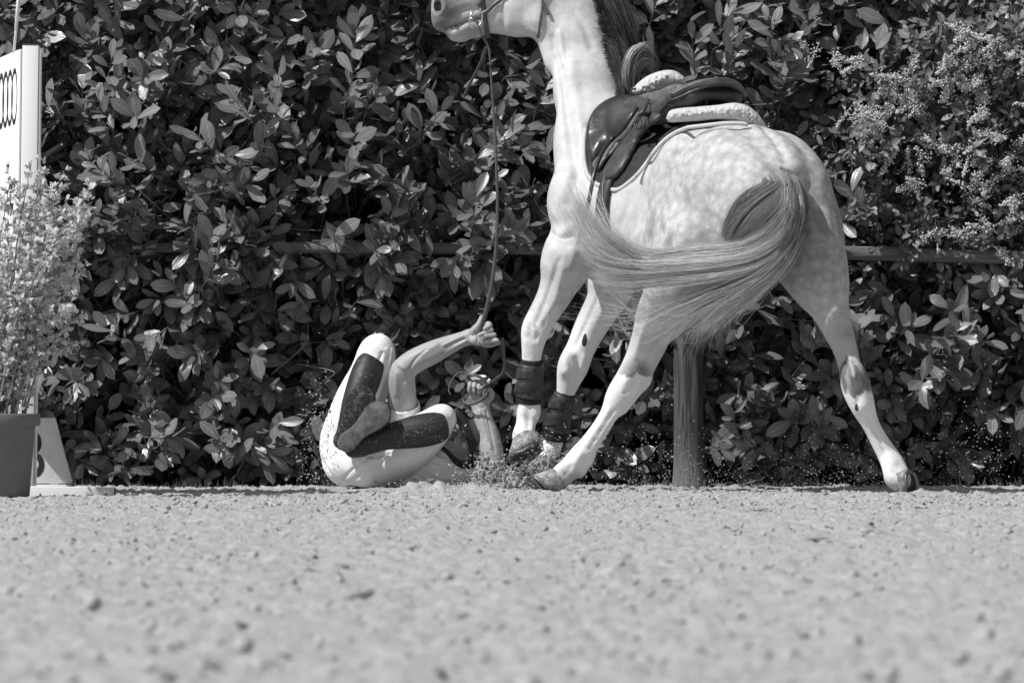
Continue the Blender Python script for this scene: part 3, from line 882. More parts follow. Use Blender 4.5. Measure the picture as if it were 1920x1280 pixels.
dark = np.maximum(dark, near(HV, [on_skin(*q) for q in ((838, 54), (846, 51), (855, 48), (865, 45), (876, 41), (888, 38), (898, 35))], .004, .012) * .95)  # shade of the mouth crease painted as a dark line
dark = np.maximum(dark, near(HV, [on_skin(822, 12), on_skin(821, 5), on_skin(823, 20)], .008, .014))  # nostril hollow painted dark, its shade put into the coat
dark = np.maximum(dark, near(HV, [H(-.02, 0, 1.05), H(-.05, 0, .92)], .10, .18) * .45)  # shade under the tail painted into the coat
dark = np.maximum(dark, near(HV, [H(.0, -.22, 1.05), H(.1, -.25, .9), H(.15, -.25, .75)], .12, .25) * .42)  # right thigh painted darker for the shade on that side
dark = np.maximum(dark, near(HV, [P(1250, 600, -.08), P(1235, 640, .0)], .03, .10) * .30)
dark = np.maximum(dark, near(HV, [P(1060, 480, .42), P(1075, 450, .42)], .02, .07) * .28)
white = np.zeros(len(HV))
white = np.maximum(white, (HV[:, 2] < (.40 + fuzz + .03 * nzv)) * (HV[:, 1] < .3) * (HV[:, 0] > .8) * 1.0)
white = np.maximum(white, (HV[:, 2] < (.47 + fuzz * .6)) * (HV[:, 1] < .4) * (HV[:, 0] < .8) * 1.0)
white = np.maximum(white, np.clip((.75 - HV[:, 2]) / .1, 0, 1) * (HV[:, 1] > .4))
white = np.maximum(white, near(HV, [P(846, 58, hy - .05)], .01, .02))
dark = np.where((white > .5) & (HV[:, 2] < .5), dark * .0, dark)
# sand stuck to the lower legs
sandy = np.clip((.115 - HV[:, 2] + .05 * nzv) / .05, 0, 1)
dapple = np.clip((HV[:, 2] - .55) / .3, 0, 1) * np.clip(1 - near(HV, [H(1.3, 0, 1.5)], .5, .5), .35, 1)

m = Mat('grey horse coat', .6, .55, .25)
ad, aw, asn, adp = m.attr('dark'), m.attr('white'), m.attr('sandy'), m.attr('dapple')
co = m.coord()
v1 = m.voronoi(30, co, 'SMOOTH_F1'); n1 = m.noise(46, 10, .92, co, 0); n2 = m.noise(170, 5, .9, co)
mp = m.coord('Object', (260, 260, 46)); fine = m.noise(1, 2, .5, mp)
spot = m.math('MULTIPLY', m.ramp(m.math('ADD', n1, m.math('MULTIPLY', m.math('SUBTRACT', v1, .4), .5)), [(.36, 0), (.68, 1)]), adp)
c = m.mix(m.math('MULTIPLY', spot, .80), .61, .27)
c = m.mix(m.math('MULTIPLY', m.ramp(n2, [(.4, 0), (.7, 1)]), m.math('MULTIPLY', adp, .50)), c, .22)
c = m.mix(m.math('MULTIPLY', ad, m.mix(n2, .6, 1.25), True), c, .055)
c = m.mix(aw, c, .72)
c = m.mix(m.math('MULTIPLY', asn, m.ramp(n1, [(.3, .3), (.6, 1)])), c, .27)
c = m.math('MULTIPLY', c, m.mix(fine, .88, 1.12))
m.color(c); m.bump(fine, .18, .003); m.bump(m.noise(18, 3, .5, co), .30, .014)
COAT = m.m
horse = empty('horse', H(.6, 0, 0), 'dappled grey saddled horse plunging with its tail swept aside, beside the fallen rider', 'horse')
body = link('body', mesh_np('body', HV, HFc, None, {'dark': dark, 'white': white, 'sandy': sandy, 'dapple': dapple}), COAT, horse)
HBVH = BVHTree.FromPolygons([Vector(v) for v in HV], [tuple(int(i) for i in f) for f in HFc])

# hooves
m = Mat('hoof horn', .12, .6, .3); nz = m.noise(40, 4); g = m.noise(1, 3, .5, m.coord('Object', (20, 20, 200)))
m.color(m.mix(m.ramp(nz, [(.4, 0), (.65, 1)]), m.mix(g, .07, .14), .30)); m.bump(g, .4, .003); HOOF = m.m
m = Mat('sandy pale hoof horn', .3, .8, .2); nz = m.noise(45, 4, .7); m.color(m.mix(m.ramp(nz, [(.4, 0), (.65, 1)]), .16, .42)); m.bump(nz, .6, .004); HOOFP = m.m
m = Mat('steel shoe', .10, .45, .5); m.b.inputs['Metallic'].default_value = .7; nz = m.noise(60, 4); m.color(m.mix(nz, .05, .25)); STEEL = m.m
m = Mat('hoof sole', .05, .9, .1); nz = m.noise(60, 4); m.color(m.mix(nz, .02, .12)); m.bump(nz, .6, .004); SOLE = m.m
def hoof(c, axis, toe, size=1.0, mat=None, shoe=True):
    """c: centre of the coronet, axis: from the coronet to the sole, toe: direction of the toe"""
    a = np.array(axis, float); a /= np.linalg.norm(a)
    t = np.array(toe, float); t -= (t @ a) * a; t /= np.linalg.norm(t); s = np.cross(a, t)
    n = 28; th = np.arange(n) * 2 * np.pi / n
    rows = [(-.01, .046, .0), (0, .052, .0), (.012, .053, .003), (.04, .057, .012), (.072, .062, .024)]
    V = []
    for h, r, fw in rows:
        for q in th:
            ct = math.cos(q)
            hh = h * (1.0 if ct > 0 else 1 + .42 * ct)
            V.append(c + size * (a * hh + t * (r * ct * 1.03 + fw * (.6 + .4 * ct)) + s * r * .96 * math.sin(q)))
    V = np.array(V); k = len(rows)
    F = [[i * n + j, i * n + (j + 1) % n, (i + 1) * n + (j + 1) % n, (i + 1) * n + j] for i in range(k - 1) for j in range(n)]
    ring = V[-n:]; inner = ring.mean(0) + (ring - ring.mean(0)) * .8 - a * .004 * size
    V = np.vstack([V, inner, (ring.mean(0) - a * .012 * size)[None]])
    b0 = (k - 1) * n
    F += [[b0 + j, b0 + (j + 1) % n, b0 + n + (j + 1) % n, b0 + n + j] for j in range(n)]
    o = link('hoof', mesh_np('hoof', V[:b0 + 2 * n], F), mat or HOOF, horse)
    VS = np.vstack([inner - a * .001, (ring.mean(0) - a * .013 * size)[None]])
    FS = [[j, (j + 1) % n, n] for j in range(n)]
    link('sole', mesh_np('sole', VS, FS), SOLE, o)
    if shoe:
        idx = [j for j in range(n) if math.cos(th[j]) > -.80]
        idx = sorted(idx, key=lambda j: (th[j] + np.pi) % (2 * np.pi))
        C = np.array([ring[j] * .94 + ring.mean(0) * .06 + a * .004 * size for j in idx])
        SV, SF = strap_mesh('shoe', C, .022 * size, .009 * size, C - ring.mean(0))
        link('horseshoe', mesh_np('horseshoe', SV, SF), STEEL, o)
    return o
hoof(P(1047, 895, .02), (-.55, -.10, -.55), (-.80, -.1, -.1), .92, HOOFP)
hoof(P(1686, 898, -.50), (.75, -.45, -.20), (-.1, .1, -.9), .80, HOOF)
hoof(P(987, 818, .57), (.15, -.32, -.85), (-.66, -.1, -.75), 1.05, HOOFP)
hoof(P(1019, 862, .91), (-.1, -.2, -.6), (-.55, .1, -.75), .9, HOOFP)
# chestnuts: horny patches inside the legs
m = Mat('chestnut horn', .045, .8, .2); m.bump(m.noise(180, 3), .8, .004); CHN = m.m
def snap(px, py, off=0.0, y0=-2.0):
    """point of the horse's surface seen at a photo pixel, lifted by off"""
    q = Vector(P(px, py, 0)); d = (q - CAM).normalized()
    h = HBVH.ray_cast(CAM, d)
    if h[0] is None: return None
    return np.array(h[0] + h[1] * off), np.array(h[1])
for px, py, ex, ez, tl in ((1096, 637, .010, .028, .1), (1606, 762, .008, .018, 0)):
    q = snap(px, py)
    if q:
        u = np.array([tl, 0, 1.0]); nn = q[1]; u -= (u @ nn) * nn; u /= np.linalg.norm(u); w = np.cross(u, nn)
        V = IV2 * np.array([1, 1, 1]); taper = 1 - .35 * V[:, 2:3]
        V = q[0] + V[:, 0:1] * w * ex * taper + V[:, 1:2] * nn * .005 + V[:, 2:3] * u * ez
        link('chestnut', mesh_np('chestnut', V, IF2), CHN, horse)

# ------------------------------------------------------------------ hair
def strands(name, guides, n, rad, mat, parent, seed, seg=14, clump=26, sp0=.02, sp1=.06, wild=.02, order=None):
    """guides: list of arrays (k,3) of the same k; strands lie between neighbouring guides"""
    r = np.random.default_rng(seed)
    G = np.array([catmull(g, seg) for g in guides])             # (g,seg,3)
    gpos = r.uniform(0, len(G) - 1, n) if len(G) > 1 else np.zeros(n)
    i = np.minimum(gpos.astype(int), max(len(G) - 2, 0)); fr = (gpos - i)[:, None, None]
    base = G[i] * (1 - fr) + G[np.minimum(i + 1, len(G) - 1)] * fr
    t = np.linspace(0, 1, seg)[None, :, None]
    ck = (gpos / max(len(G) - 1, 1) * clump).astype(int) if len(G) > 1 else r.integers(0, clump, n)
    cr = np.random.default_rng(seed + 1)
    coff = cr.normal(0, 1, (clump + 1, 3)); cw = cr.normal(0, 1, (clump + 1, 3)); cph = cr.uniform(0, 6, clump + 1)
    off = r.normal(0, 1, (n, 3))[:, None, :] * (sp0 + (sp1 - sp0) * t) * .55
    off = off + coff[ck][:, None, :] * (sp0 + (sp1 - sp0) * t) * .6
    off = off + cw[ck][:, None, :] * .25 * sp1 * np.sin(t * 5 + cph[ck][:, None, None]) * t
    wv = r.normal(0, 1, (n, 3))[:, None, :] * np.sin(t * r.uniform(2, 6, n)[:, None, None] + r.uniform(0, 6, n)[:, None, None]) * wild * t ** 1.5
    C = base + off + wv
    # different lengths
    ln = r.uniform(.72, 1.03, n)
    tt = np.linspace(0, 1, seg)
    k = np.clip(tt[None] * ln[:, None] * (seg - 1), 0, seg - 1.001); k0 = k.astype(int); kf = (k - k0)[..., None]
    ar = np.arange(n)[:, None]
    C = C[ar, k0] * (1 - kf) + C[ar, k0 + 1] * kf
    T = np.gradient(C, axis=1); T /= np.linalg.norm(T, axis=2)[..., None] + 1e-9
    N1 = np.cross(T, np.array([.13, .97, .2])); N1 /= np.linalg.norm(N1, axis=2)[..., None] + 1e-9
    N2 = np.cross(T, N1)
    rr = (rad * r.uniform(.6, 1.4, n))[:, None, None] * np.interp(tt, [0, .08, .7, 1], [.8, 1, .8, .15])[None, :, None]
    ang = [0, 2.094, 4.189]
    V = np.stack([C + rr * (math.cos(a) * N1 + math.sin(a) * N2) for a in ang], 2)    # n,seg,3,3
    s0 = (np.arange(n) * seg * 3)[:, None, None]; i0 = np.arange(seg - 1)[None, :, None] * 3; j = np.arange(3)[None, None, :]
    j2 = (j + 1) % 3
    F = np.stack([s0 + i0 + j, s0 + i0 + j2, s0 + i0 + 3 + j2, s0 + i0 + 3 + j], -1).reshape(-1, 4)
    tone = np.repeat(np.clip(.5 + .34 * cr.normal(0, 1, clump + 1)[ck] + .18 * r.normal(0, 1, n), 0, 1), seg * 3)
    al = np.tile(np.repeat(tt, 3), n)
    me = mesh_np(name, V.reshape(-1, 3), F, None, {'tone': tone, 'along': al})
    o = link(name, me, mat, parent); o['kind'] = 'stuff'
    return o
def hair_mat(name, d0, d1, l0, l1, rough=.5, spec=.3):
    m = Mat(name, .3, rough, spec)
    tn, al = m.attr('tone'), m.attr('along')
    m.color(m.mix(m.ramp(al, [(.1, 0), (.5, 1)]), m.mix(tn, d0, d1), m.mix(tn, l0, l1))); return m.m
TAILM = hair_mat('tail hair', .05, .28, .34, .90)
MANEM = hair_mat('mane hair', .008, .05, .015, .12, .6, .12)
def G3(pts): return np.array([P(*q) for q in pts])
# dock: the fleshy root of the tail with short hair
dock = [H(.12, 0, 1.27), H(.03, 0, 1.26), P(1497, 385, -.56), P(1488, 430, -.62), P(1466, 470, -.64)]
DC = catmull(dock, 20); V, F = tube(DC, np.interp(np.linspace(0, 1, 20), [0, .45, 1], [.045, .026, .012]), 14, up=(0, 1, 0))
m = Mat('tail root coat', .3, .7, .2); nz = m.noise(1, 3, .6, m.coord('Object', (60, 60, 60))); m.color(m.mix(nz, .16, .42)); DOCKM = m.m
link('tail_root', mesh_parts('tail_root', [(V, F)]), DOCKM, horse)
tail_main = [   # upper edge of the sweep first
    G3([(1466, 362, -.50), (1452, 412, -.60), (1392, 458, -.62), (1310, 464, -.56), (1225, 478, -.48), (1148, 440, -.40), (1070, 352, -.34)]),
    G3([(1478, 362, -.52), (1465, 420, -.64), (1405, 466, -.64), (1310, 478, -.58), (1215, 490, -.50), (1132, 458, -.42), (1066, 378, -.36)]),
    G3([(1488, 367, -.54), (1474, 434, -.66), (1410, 478, -.66), (1305, 492, -.60), (1205, 500, -.52), (1120, 478, -.44), (1074, 412, -.38)]),
    G3([(1494, 372, -.54), (1480, 440, -.66), (1415, 485, -.66), (1305, 502, -.60), (1205, 508, -.52), (1130, 500, -.45), (1084, 455, -.40)])]
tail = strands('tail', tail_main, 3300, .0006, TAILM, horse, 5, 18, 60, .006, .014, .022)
strands('hair_lock', [
    G3([(1490, 377, -.54), (1482, 442, -.66), (1430, 492, -.66), (1330, 514, -.60), (1235, 520, -.52), (1160, 522, -.46), (1100, 505, -.42)]),
    G3([(1495, 382, -.54), (1482, 452, -.66), (1425, 502, -.66), (1330, 518, -.60), (1250, 524, -.54), (1180, 532, -.48), (1130, 526, -.44)])],
    1000, .0006, TAILM, tail, 6, 16, 30, .008, .014, .022)
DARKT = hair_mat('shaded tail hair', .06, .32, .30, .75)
tail_low = [
    G3([(1490, 385, -.54), (1482, 448, -.66), (1440, 500, -.66), (1375, 535, -.60), (1310, 560, -.54), (1250, 590, -.48), (1205, 622, -.44)]),
    G3([(1496, 390, -.54), (1486, 450, -.66), (1448, 503, -.66), (1392, 542, -.60), (1335, 575, -.54), (1290, 608, -.50), (1262, 640, -.46)]),
    G3([(1500, 392, -.54), (1490, 455, -.66), (1455, 505, -.66), (1405, 545, -.60), (1358, 580, -.56), (1328, 612, -.52), (1322, 645, -.50)]),
    G3([(1503, 392, -.54), (1494, 452, -.66), (1462, 500, -.66), (1416, 545, -.60), (1376, 572, -.56), (1350, 598, -.52), (1344, 632, -.50)])]
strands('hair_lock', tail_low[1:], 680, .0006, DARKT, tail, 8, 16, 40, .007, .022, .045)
strands('hair_lock', tail_low[:2], 180, .0006, TAILM, tail, 18, 16, 26, .007, .04, .06)
strands('hair_lock', [    # loose wisps
    G3([(1440, 500, -.60), (1360, 530, -.56), (1280, 552, -.50), (1200, 572, -.44), (1120, 568, -.38), (1060, 574, -.34)]),
    G3([(1430, 510, -.60), (1330, 545, -.54), (1260, 575, -.48), (1190, 596, -.44), (1150, 566, -.40), (1110, 540, -.36)]),
    G3([(1430, 510, -.60), (1370, 560, -.54), (1300, 586, -.50), (1230, 560, -.46), (1170, 530, -.42), (1120, 510, -.38)])],
    150, .0006, TAILM, tail, 9, 18, 20, .01, .07, .08)
strands('hair_lock', [    # flying ends at the tip
    G3([(1200, 500, -.52), (1140, 470, -.46), (1098, 410, -.4), (1060, 350, -.36), (1052, 330, -.34)]),
    G3([(1200, 505, -.52), (1130, 490, -.46), (1090, 450, -.4), (1066, 400, -.38), (1060, 372, -.36)]),
    G3([(1220, 500, -.52), (1160, 440, -.46), (1130, 390, -.4), (1108, 345, -.36), (1098, 310, -.34)])],
    160, .0006, TAILM, tail, 19, 14, 24, .012, .035, .03)
# long hair combed down over the left buttock at the root
m_ = hair_mat('tail root hair', .22, .50, .12, .40)
strands('hair_lock', [
    G3([(1450, 346, -.40), (1422, 352, -.42), (1385, 372, -.44), (1362, 410, -.43), (1352, 450, -.42)]),
    G3([(1462, 350, -.44), (1440, 362, -.48), (1402, 392, -.50), (1378, 430, -.48), (1362, 460, -.46)]),
    G3([(1472, 354, -.48), (1460, 378, -.55), (1428, 412, -.58), (1400, 440, -.56), (1380, 462, -.54)]),
    G3([(1484, 360, -.50), (1486, 396, -.60), (1466, 430, -.63), (1430, 455, -.62), (1400, 470, -.60)]),
    G3([(1494, 366, -.50), (1500, 404, -.60), (1490, 445, -.66), (1462, 480, -.66), (1430, 495, -.64)])],
    2600, .0008, m_, tail, 12, 12, 40, .010, .014, .006)
# short pale hair over the top of the dock
def GS(pts):
    """guide points lying on the coat, lifted by the third number"""
    out = []
    for px, py, off in pts:
        q = snap(px, py, off); out.append(q[0] if q else P(px, py, -.4))
    return np.array(out)
PALE = hair_mat('pale dock hair', .28, .50, .14, .45)
strands('hair_lock', [GS([(1432, 336, .001), (1430, 350, .010), (1418, 372, .02), (1398, 398, .02)]), GS([(1447, 328, .001), (1452, 344, .012), (1450, 366, .03), (1436, 392, .05)]),
    GS([(1460, 322, .001), (1469, 338, .015), (1474, 360, .04), (1466, 386, .07)]),
    np.vstack([GS([(1474, 324, .001), (1484, 342, .015)]), G3([(1494, 366, -.48), (1496, 396, -.60)])]),
    np.vstack([GS([(1484, 332, .001), (1494, 350, .012)]), G3([(1503, 374, -.46), (1502, 408, -.58)])])], 1700, .0008, PALE, tail, 14, 9, 44, .006, .008, .005)
strands('hair_lock', [GS([(1436, 340, .001), (1425, 352, .01), (1400, 368, .015), (1375, 405, .015), (1362, 440, .012)]),
    GS([(1450, 345, .01), (1438, 362, .03), (1410, 388, .04), (1385, 420, .04), (1366, 452, .03)])], 900, .0008, m_, tail, 15, 10, 24, .008, .012, .004)
DOCKH = hair_mat('dock hair', .20, .42, .07, .26)
strands('hair_lock', [np.vstack([GS([(1462, 318, .001), (1472, 332, .012)]), G3([(1484, 356, -.50), (1490, 392, -.62), (1480, 432, -.68), (1455, 470, -.69)])]),
    np.vstack([GS([(1474, 320, .001), (1486, 334, .012)]), G3([(1498, 360, -.48), (1503, 396, -.60), (1492, 436, -.67), (1468, 474, -.68)])]),
    np.vstack([GS([(1484, 326, .001), (1496, 342, .010)]), G3([(1507, 368, -.44), (1509, 402, -.56), (1497, 442, -.64), (1474, 482, -.66)])])], 1600, .0008, DOCKH, tail, 33, 14, 40, .005, .008, .008)
# mane, falling to the far side
mane_g = [
    G3([(1100, -90, .97), (1128, -75, .93), (1152, -30, .90), (1168, 20, .89), (1176, 70, .90), (1180, 110, .92)]),
    G3([(1112, -40, .95), (1138, -28, .90), (1160, 10, .87), (1176, 60, .87), (1184, 110, .88), (1180, 150, .90)]),
    G3([(1122, 10, .92), (1146, 20, .87), (1168, 55, .84), (1180, 95, .84), (1182, 135, .85), (1176, 170, .86)]),
    G3([(1132, 60, .88), (1150, 66, .84), (1166, 95, .81), (1172, 130, .80), (1172, 160, .80), (1166, 186, .80)]),
    G3([(1140, 105, .84), (1154, 110, .80), (1162, 135, .77), (1166, 155, .76), (1164, 175, .75), (1160, 194, .75)]),
    G3([(1158, 150, .78), (1166, 152, .75), (1172, 165, .73), (1175, 178, .72), (1172, 188, .72), (1166, 196, .72)])]
mane = strands('mane', mane_g, 3600, .0008, MANEM, horse, 21, 14, 60, .014, .020, .010)
strands('hair_lock', [G3([(1150, 0, .9), (1175, 10, .9), (1200, 22, .92), (1210, 45, .92)]), G3([(1140, 30, .88), (1132, 22, .84), (1160, 52, .83), (1195, 20, .84)]), G3([(1155, 110, .88), (1178, 84, .88), (1200, 76, .9), (1216, 84, .92)])],
    90, .0006, MANEM, mane, 22, 12, 12, .012, .04, .03)
# tuft of long mane at the withers, curling over
MANEL = hair_mat('pale mane hair', .05, .3, .12, .60)
strands('hair_lock', [
    G3([(1176, 182, .74), (1170, 150, .72), (1176, 115, .72), (1192, 92, .74), (1208, 88, .78), (1218, 104, .80)]),
    G3([(1182, 182, .74), (1176, 145, .72), (1184, 108, .72), (1200, 92, .74), (1214, 98, .78), (1222, 118, .80)]),
    G3([(1190, 180, .74), (1184, 148, .73), (1190, 118, .73), (1203, 102, .75), (1216, 110, .78), (1223, 132, .80)]),
    G3([(1198, 172, .74), (1194, 150, .74), (1198, 128, .74), (1207, 116, .76), (1217, 122, .78), (1222, 142, .79)])],
    620, .0009, MANEL, mane, 23, 14, 26, .008, .016, .004)
# ------------------------------------------------------------------ tack
from mathutils.geometry import delaunay_2d_cdt
m = Mat('polished black leather', .030, .26, .45); nz = m.noise(9, 3); m.rough(m.mix(nz, .22, .42)); m.bump(m.noise(14, 2), .25, .02); m.bump(m.noise(260, 2), .15, .001); LEATHER = m.m
m = Mat('worn black leather', .03, .45, .35); nz = m.noise(25, 4); m.color(m.mix(nz, .03, .08)); m.rough(m.mix(nz, .35, .55)); m.bump(m.noise(220, 2), .2, .001); LEATHW = m.m
m = Mat('grey seat leather', .10, .45, .4); nz = m.noise(35, 4, .7); m.color(m.mix(m.ramp(nz, [(.35, 0), (.65, 1)]), .08, .16)); m.bump(nz, .2, .002); SEATM = m.m
m = Mat('dark quilted cloth', .035, .85, .2); m.color(m.mix(m.noise(30, 3), .022, .05)); m.bump(m.noise(60, 3), .3, .003); CLOTH = m.m
m = Mat('pale binding', .5, .6, .3); m.color(m.mix(m.noise(80, 3), .42, .58)); BIND = m.m
m = Mat('sheepskin', .72, .95, .1); nz = m.noise(70, 4, .7); m.color(m.mix(nz, .46, .74)); m.bump(nz, 1, .012); WOOL = m.m
m = Mat('bright steel', .7, .2, .5); m.b.inputs['Metallic'].default_value = 1; METAL = m.m
m = Mat('strap leather', .07, .45, .5); nz = m.noise(50, 4); m.color(m.mix(nz, .05, .11)); m.bump(nz, .2, .001); STRAP = m.m
m = Mat('rein web', .13, .6, .4); w_ = m.noise(1, 2, .5, m.coord('Object', (90, 90, 260))); m.color(m.mix(w_, .05, .12)); m.bump(w_, .3, .001); REIN = m.m

def patch_vf(poly, bvh, off, thick, step=4.0, bulge=0.0, smooth=6, rim=6.0, depth=None, noise=0.0, nseed=0, ylim=None):
    """a sheet with the outline poly (photo pixels) laid over the surface bvh, lifted by off, given real thickness"""
    poly = np.array(poly, float); n = len(poly)
    d = np.linalg.norm(np.roll(poly, -1, 0) - poly, axis=1)
    B = catmull(np.vstack([poly, poly[:1]]), int(d.sum() / step) + 1)[:-1]
    x0, y0 = B.min(0); x1, y1 = B.max(0)
    gx, gy = np.meshgrid(np.arange(x0, x1, step), np.arange(y0, y1, step * .87))
    gx = gx + (np.arange(gx.shape[0]) % 2)[:, None] * step * .5
    G = np.stack([gx.ravel(), gy.ravel()], 1)
    def inside(Q):
        c = np.zeros(len(Q), bool); a = B; b = np.roll(B, -1, 0)
        for (ax, ay), (bx, by) in zip(a, b):
            q = (ay > Q[:, 1]) != (by > Q[:, 1])
            with np.errstate(divide='ignore', invalid='ignore'):
                c ^= q & (Q[:, 0] < (bx - ax) * (Q[:, 1] - ay) / (by - ay + 1e-12) + ax)
        return c
    dist = np.min(np.linalg.norm(G[:, None] - B[None], axis=2), axis=1)
    G = G[inside(G) & (dist > step * .55)]
    pts = np.vstack([B, G]); nb = len(B)
    r = delaunay_2d_cdt([Vector(p) for p in pts], [(i, (i + 1) % nb) for i in range(nb)], [list(range(nb))], 1, 1e-4)
    P2 = np.array([v[:] for v in r[0]]); T = np.array(r[2])
    bd = np.min(np.linalg.norm(P2[:, None] - B[None], axis=2), axis=1)
    # depth of every point
    yy = np.full(len(P2), np.nan)
    for i, (px, py) in enumerate(P2):
        if depth is not None: yy[i] = depth(px, py); continue
        q = Vector(P(px, py, 0)); dr = (q - CAM).normalized(); h = bvh.ray_cast(CAM, dr)
        if h[0] is not None and (ylim is None or h[0].y < ylim): yy[i] = h[0].y
        h = HBVH.ray_cast(CAM, dr)
        if h[0] is not None and h[0].y < 1.0: yy[i] = np.nanmin([yy[i], h[0].y - .012])
    bad = np.isnan(yy)
    if bad.any() and not bad.all():
        g = np.where(~bad)[0]
        for i in np.where(bad)[0]:
            j = g[np.argsort(np.linalg.norm(P2[g] - P2[i], axis=1))[:4]]; yy[i] = yy[j].mean() + .01
    E = np.vstack([T[:, [0, 1]], T[:, [1, 2]], T[:, [2, 0]]])
    for _ in range(smooth):
        s_ = np.bincount(E[:, 0], yy[E[:, 1]], len(P2)) + np.bincount(E[:, 1], yy[E[:, 0]], len(P2))
        c_ = np.bincount(E[:, 0], minlength=len(P2)) + np.bincount(E[:, 1], minlength=len(P2))
        yy = .4 * yy + .6 * s_ / c_
    V = np.array([P(a, b, c) for (a, b), c in zip(P2, yy)])
    def normals(V):
        fn = np.cross(V[T[:, 1]] - V[T[:, 0]], V[T[:, 2]] - V[T[:, 0]])
        N = np.zeros_like(V)
        for k in range(3):
            for a in range(3): N[:, a] += np.bincount(T[:, k], fn[:, a], len(V))
        N /= np.linalg.norm(N, axis=1)[:, None] + 1e-12
        N[N[:, 1] > 0] *= -1
        return N
    N = normals(V)
    e = np.clip(bd / rim, 0, 1)
    prof = np.sqrt(1 - (1 - e) ** 2)
    lift = off + thick * (.25 + .75 * prof) + bulge * np.sin(np.clip(bd / (bd.max() + 1e-6), 0, 1) * np.pi / 2)
    if noise: lift = lift + noise * (fbm(V * 95, 2, nseed) + .5 * vnoise(V * 230, nseed + 3)) * (.4 + .6 * e)
    D_ = np.zeros_like(V); D_[:, 1] = -1 / np.maximum(-N[:, 1], .40)      # lifted towards the open side so that outlines stay
    D_ = D_ * .8 + N * .2
    top = V + D_ * lift[:, None]
    bot = V + D_ * off
    # orientation of the triangles
    fn = np.cross(top[T[:, 1]] - top[T[:, 0]], top[T[:, 2]] - top[T[:, 0]])
    flip = (fn * N[T[:, 0]]).sum(1) < 0
    T2 = T.copy(); T2[flip] = T2[flip][:, ::-1]
    n0 = len(V)
    F = [list(t) for t in T2] + [list(t[::-1] + n0) for t in T2]
    bi = [int(np.argmin(np.linalg.norm(P2 - b, axis=1))) for b in B]
    for i in range(nb):
        a, b = bi[i], bi[(i + 1) % nb]
        if a != b: F.append([a, b, b + n0, a + n0])
    return np.vstack([top, bot]), F, top[bi]

def fix_normals(me):
    import bmesh
    b = bmesh.new(); b.from_mesh(me); bmesh.ops.recalc_face_normals(b, faces=b.faces); b.to_mesh(me); b.free()

def patch(name, poly, mat, parent, bvh=None, off=.004, thick=.006, mirror=False, **kw):
    V, F, edge = patch_vf(poly, bvh or HBVH, off, thick, **kw)
    me = mesh_np(name, V, F); fix_normals(me)
    o = link(name, me, mat, parent)
    if mirror:
        d = (V - HO) @ HL
        me2 = mesh_np(name, V - 2 * d[:, None] * HL, F); fix_normals(me2)
        link(name, me2, mat, parent)
    return o, edge

def mirror_pts(V):
    return V - 2 * ((V - HO) @ HL)[:, None] * HL

# --- saddle cloth
pad = empty('saddle_cloth', H(.85, 0, 1.4), 'dark saddle cloth with pale binding under the saddle on the horse', 'saddle cloth')
pad_poly = [(1185, 190), (1140, 196), (1112, 215), (1098, 245), (1095, 290), (1101, 325), (1116, 343), (1135, 350), (1157, 356), (1182, 340), (1206, 315), (1232, 278), (1262, 248),
            (1300, 233), (1345, 224), (1385, 222), (1400, 226), (1380, 215), (1330, 212), (1270, 205), (1220, 192)]
o, edge = patch('cloth', pad_poly, CLOTH, pad, off=-.008, thick=.007, mirror=True, rim=4)
V_, F_ = tube(edge[int(len(edge) * .14):int(len(edge) * .62)] + np.array([0, -.004, 0]), .0095, 8, up=(0, 1, 0))
link('binding', mesh_parts('binding', [(V_, F_)]), BIND, pad)
link('binding', mesh_parts('binding', [(mirror_pts(V_), F_)]), BIND, pad)
# --- wool pads under and in front of the seat
wool = empty('sheepskin_pad', H(.8, 0, 1.5), 'fluffy white sheepskin half pad showing behind and before the saddle seat', 'sheepskin pad')
ws = Field(H(.85, 0, 1.5) - .55, H(.85, 0, 1.5) + .55, .0065)
# ------------- saddle seat in horse coordinates
saddle = empty('saddle', H(.8, 0, 1.5), 'black leather jumping saddle slipped on the back of the dappled horse', 'saddle')
fs_ = np.linspace(.50, 1.08, 30); vs_ = np.linspace(-1, 1, 25)
zc = np.interp(fs_, [.50, .56, .64, .76, .90, 1.0, 1.05, 1.08], [1.650, 1.655, 1.632, 1.585, 1.578, 1.612, 1.628, 1.615])
hw = np.interp(fs_, [.50, .58, .72, .88, 1.0, 1.08], [.165, .180, .150, .105, .095, .075])
dr = np.interp(fs_, [.50, .60, .75, .9, 1.0, 1.08], [.060, .055, .055, .07, .085, .09])
fo = np.interp(fs_, [.50, .62], [.10, .02])       # the cantle is rounded: its sides lie further forward
def sm(a, k=5):
    q = np.pad(a, k, mode='edge'); return np.convolve(q, np.ones(2 * k + 1) / (2 * k + 1), 'same')[k:-k]
zc, hw, dr = sm(zc, 2), sm(hw, 2), sm(dr, 2)
V = np.array([[H(f + o_ * v * v, w * v, z - d_ * abs(v) ** 2.2) for v in vs_] for f, z, w, d_, o_ in zip(fs_, zc, hw, dr, fo)])
nf, nv = V.shape[:2]
V = V.reshape(-1, 3)
F = np.array([[i * nv + j, i * nv + j + 1, (i + 1) * nv + j + 1, (i + 1) * nv + j] for i in range(nf - 1) for j in range(nv - 1)])
me = mesh_np('seat', V, F); so = link('seat', me, SEATM, saddle)
md = so.modifiers.new('thick', 'SOLIDIFY'); md.thickness = .028; md.offset = 0
bevel(so, .009, 3, 40)
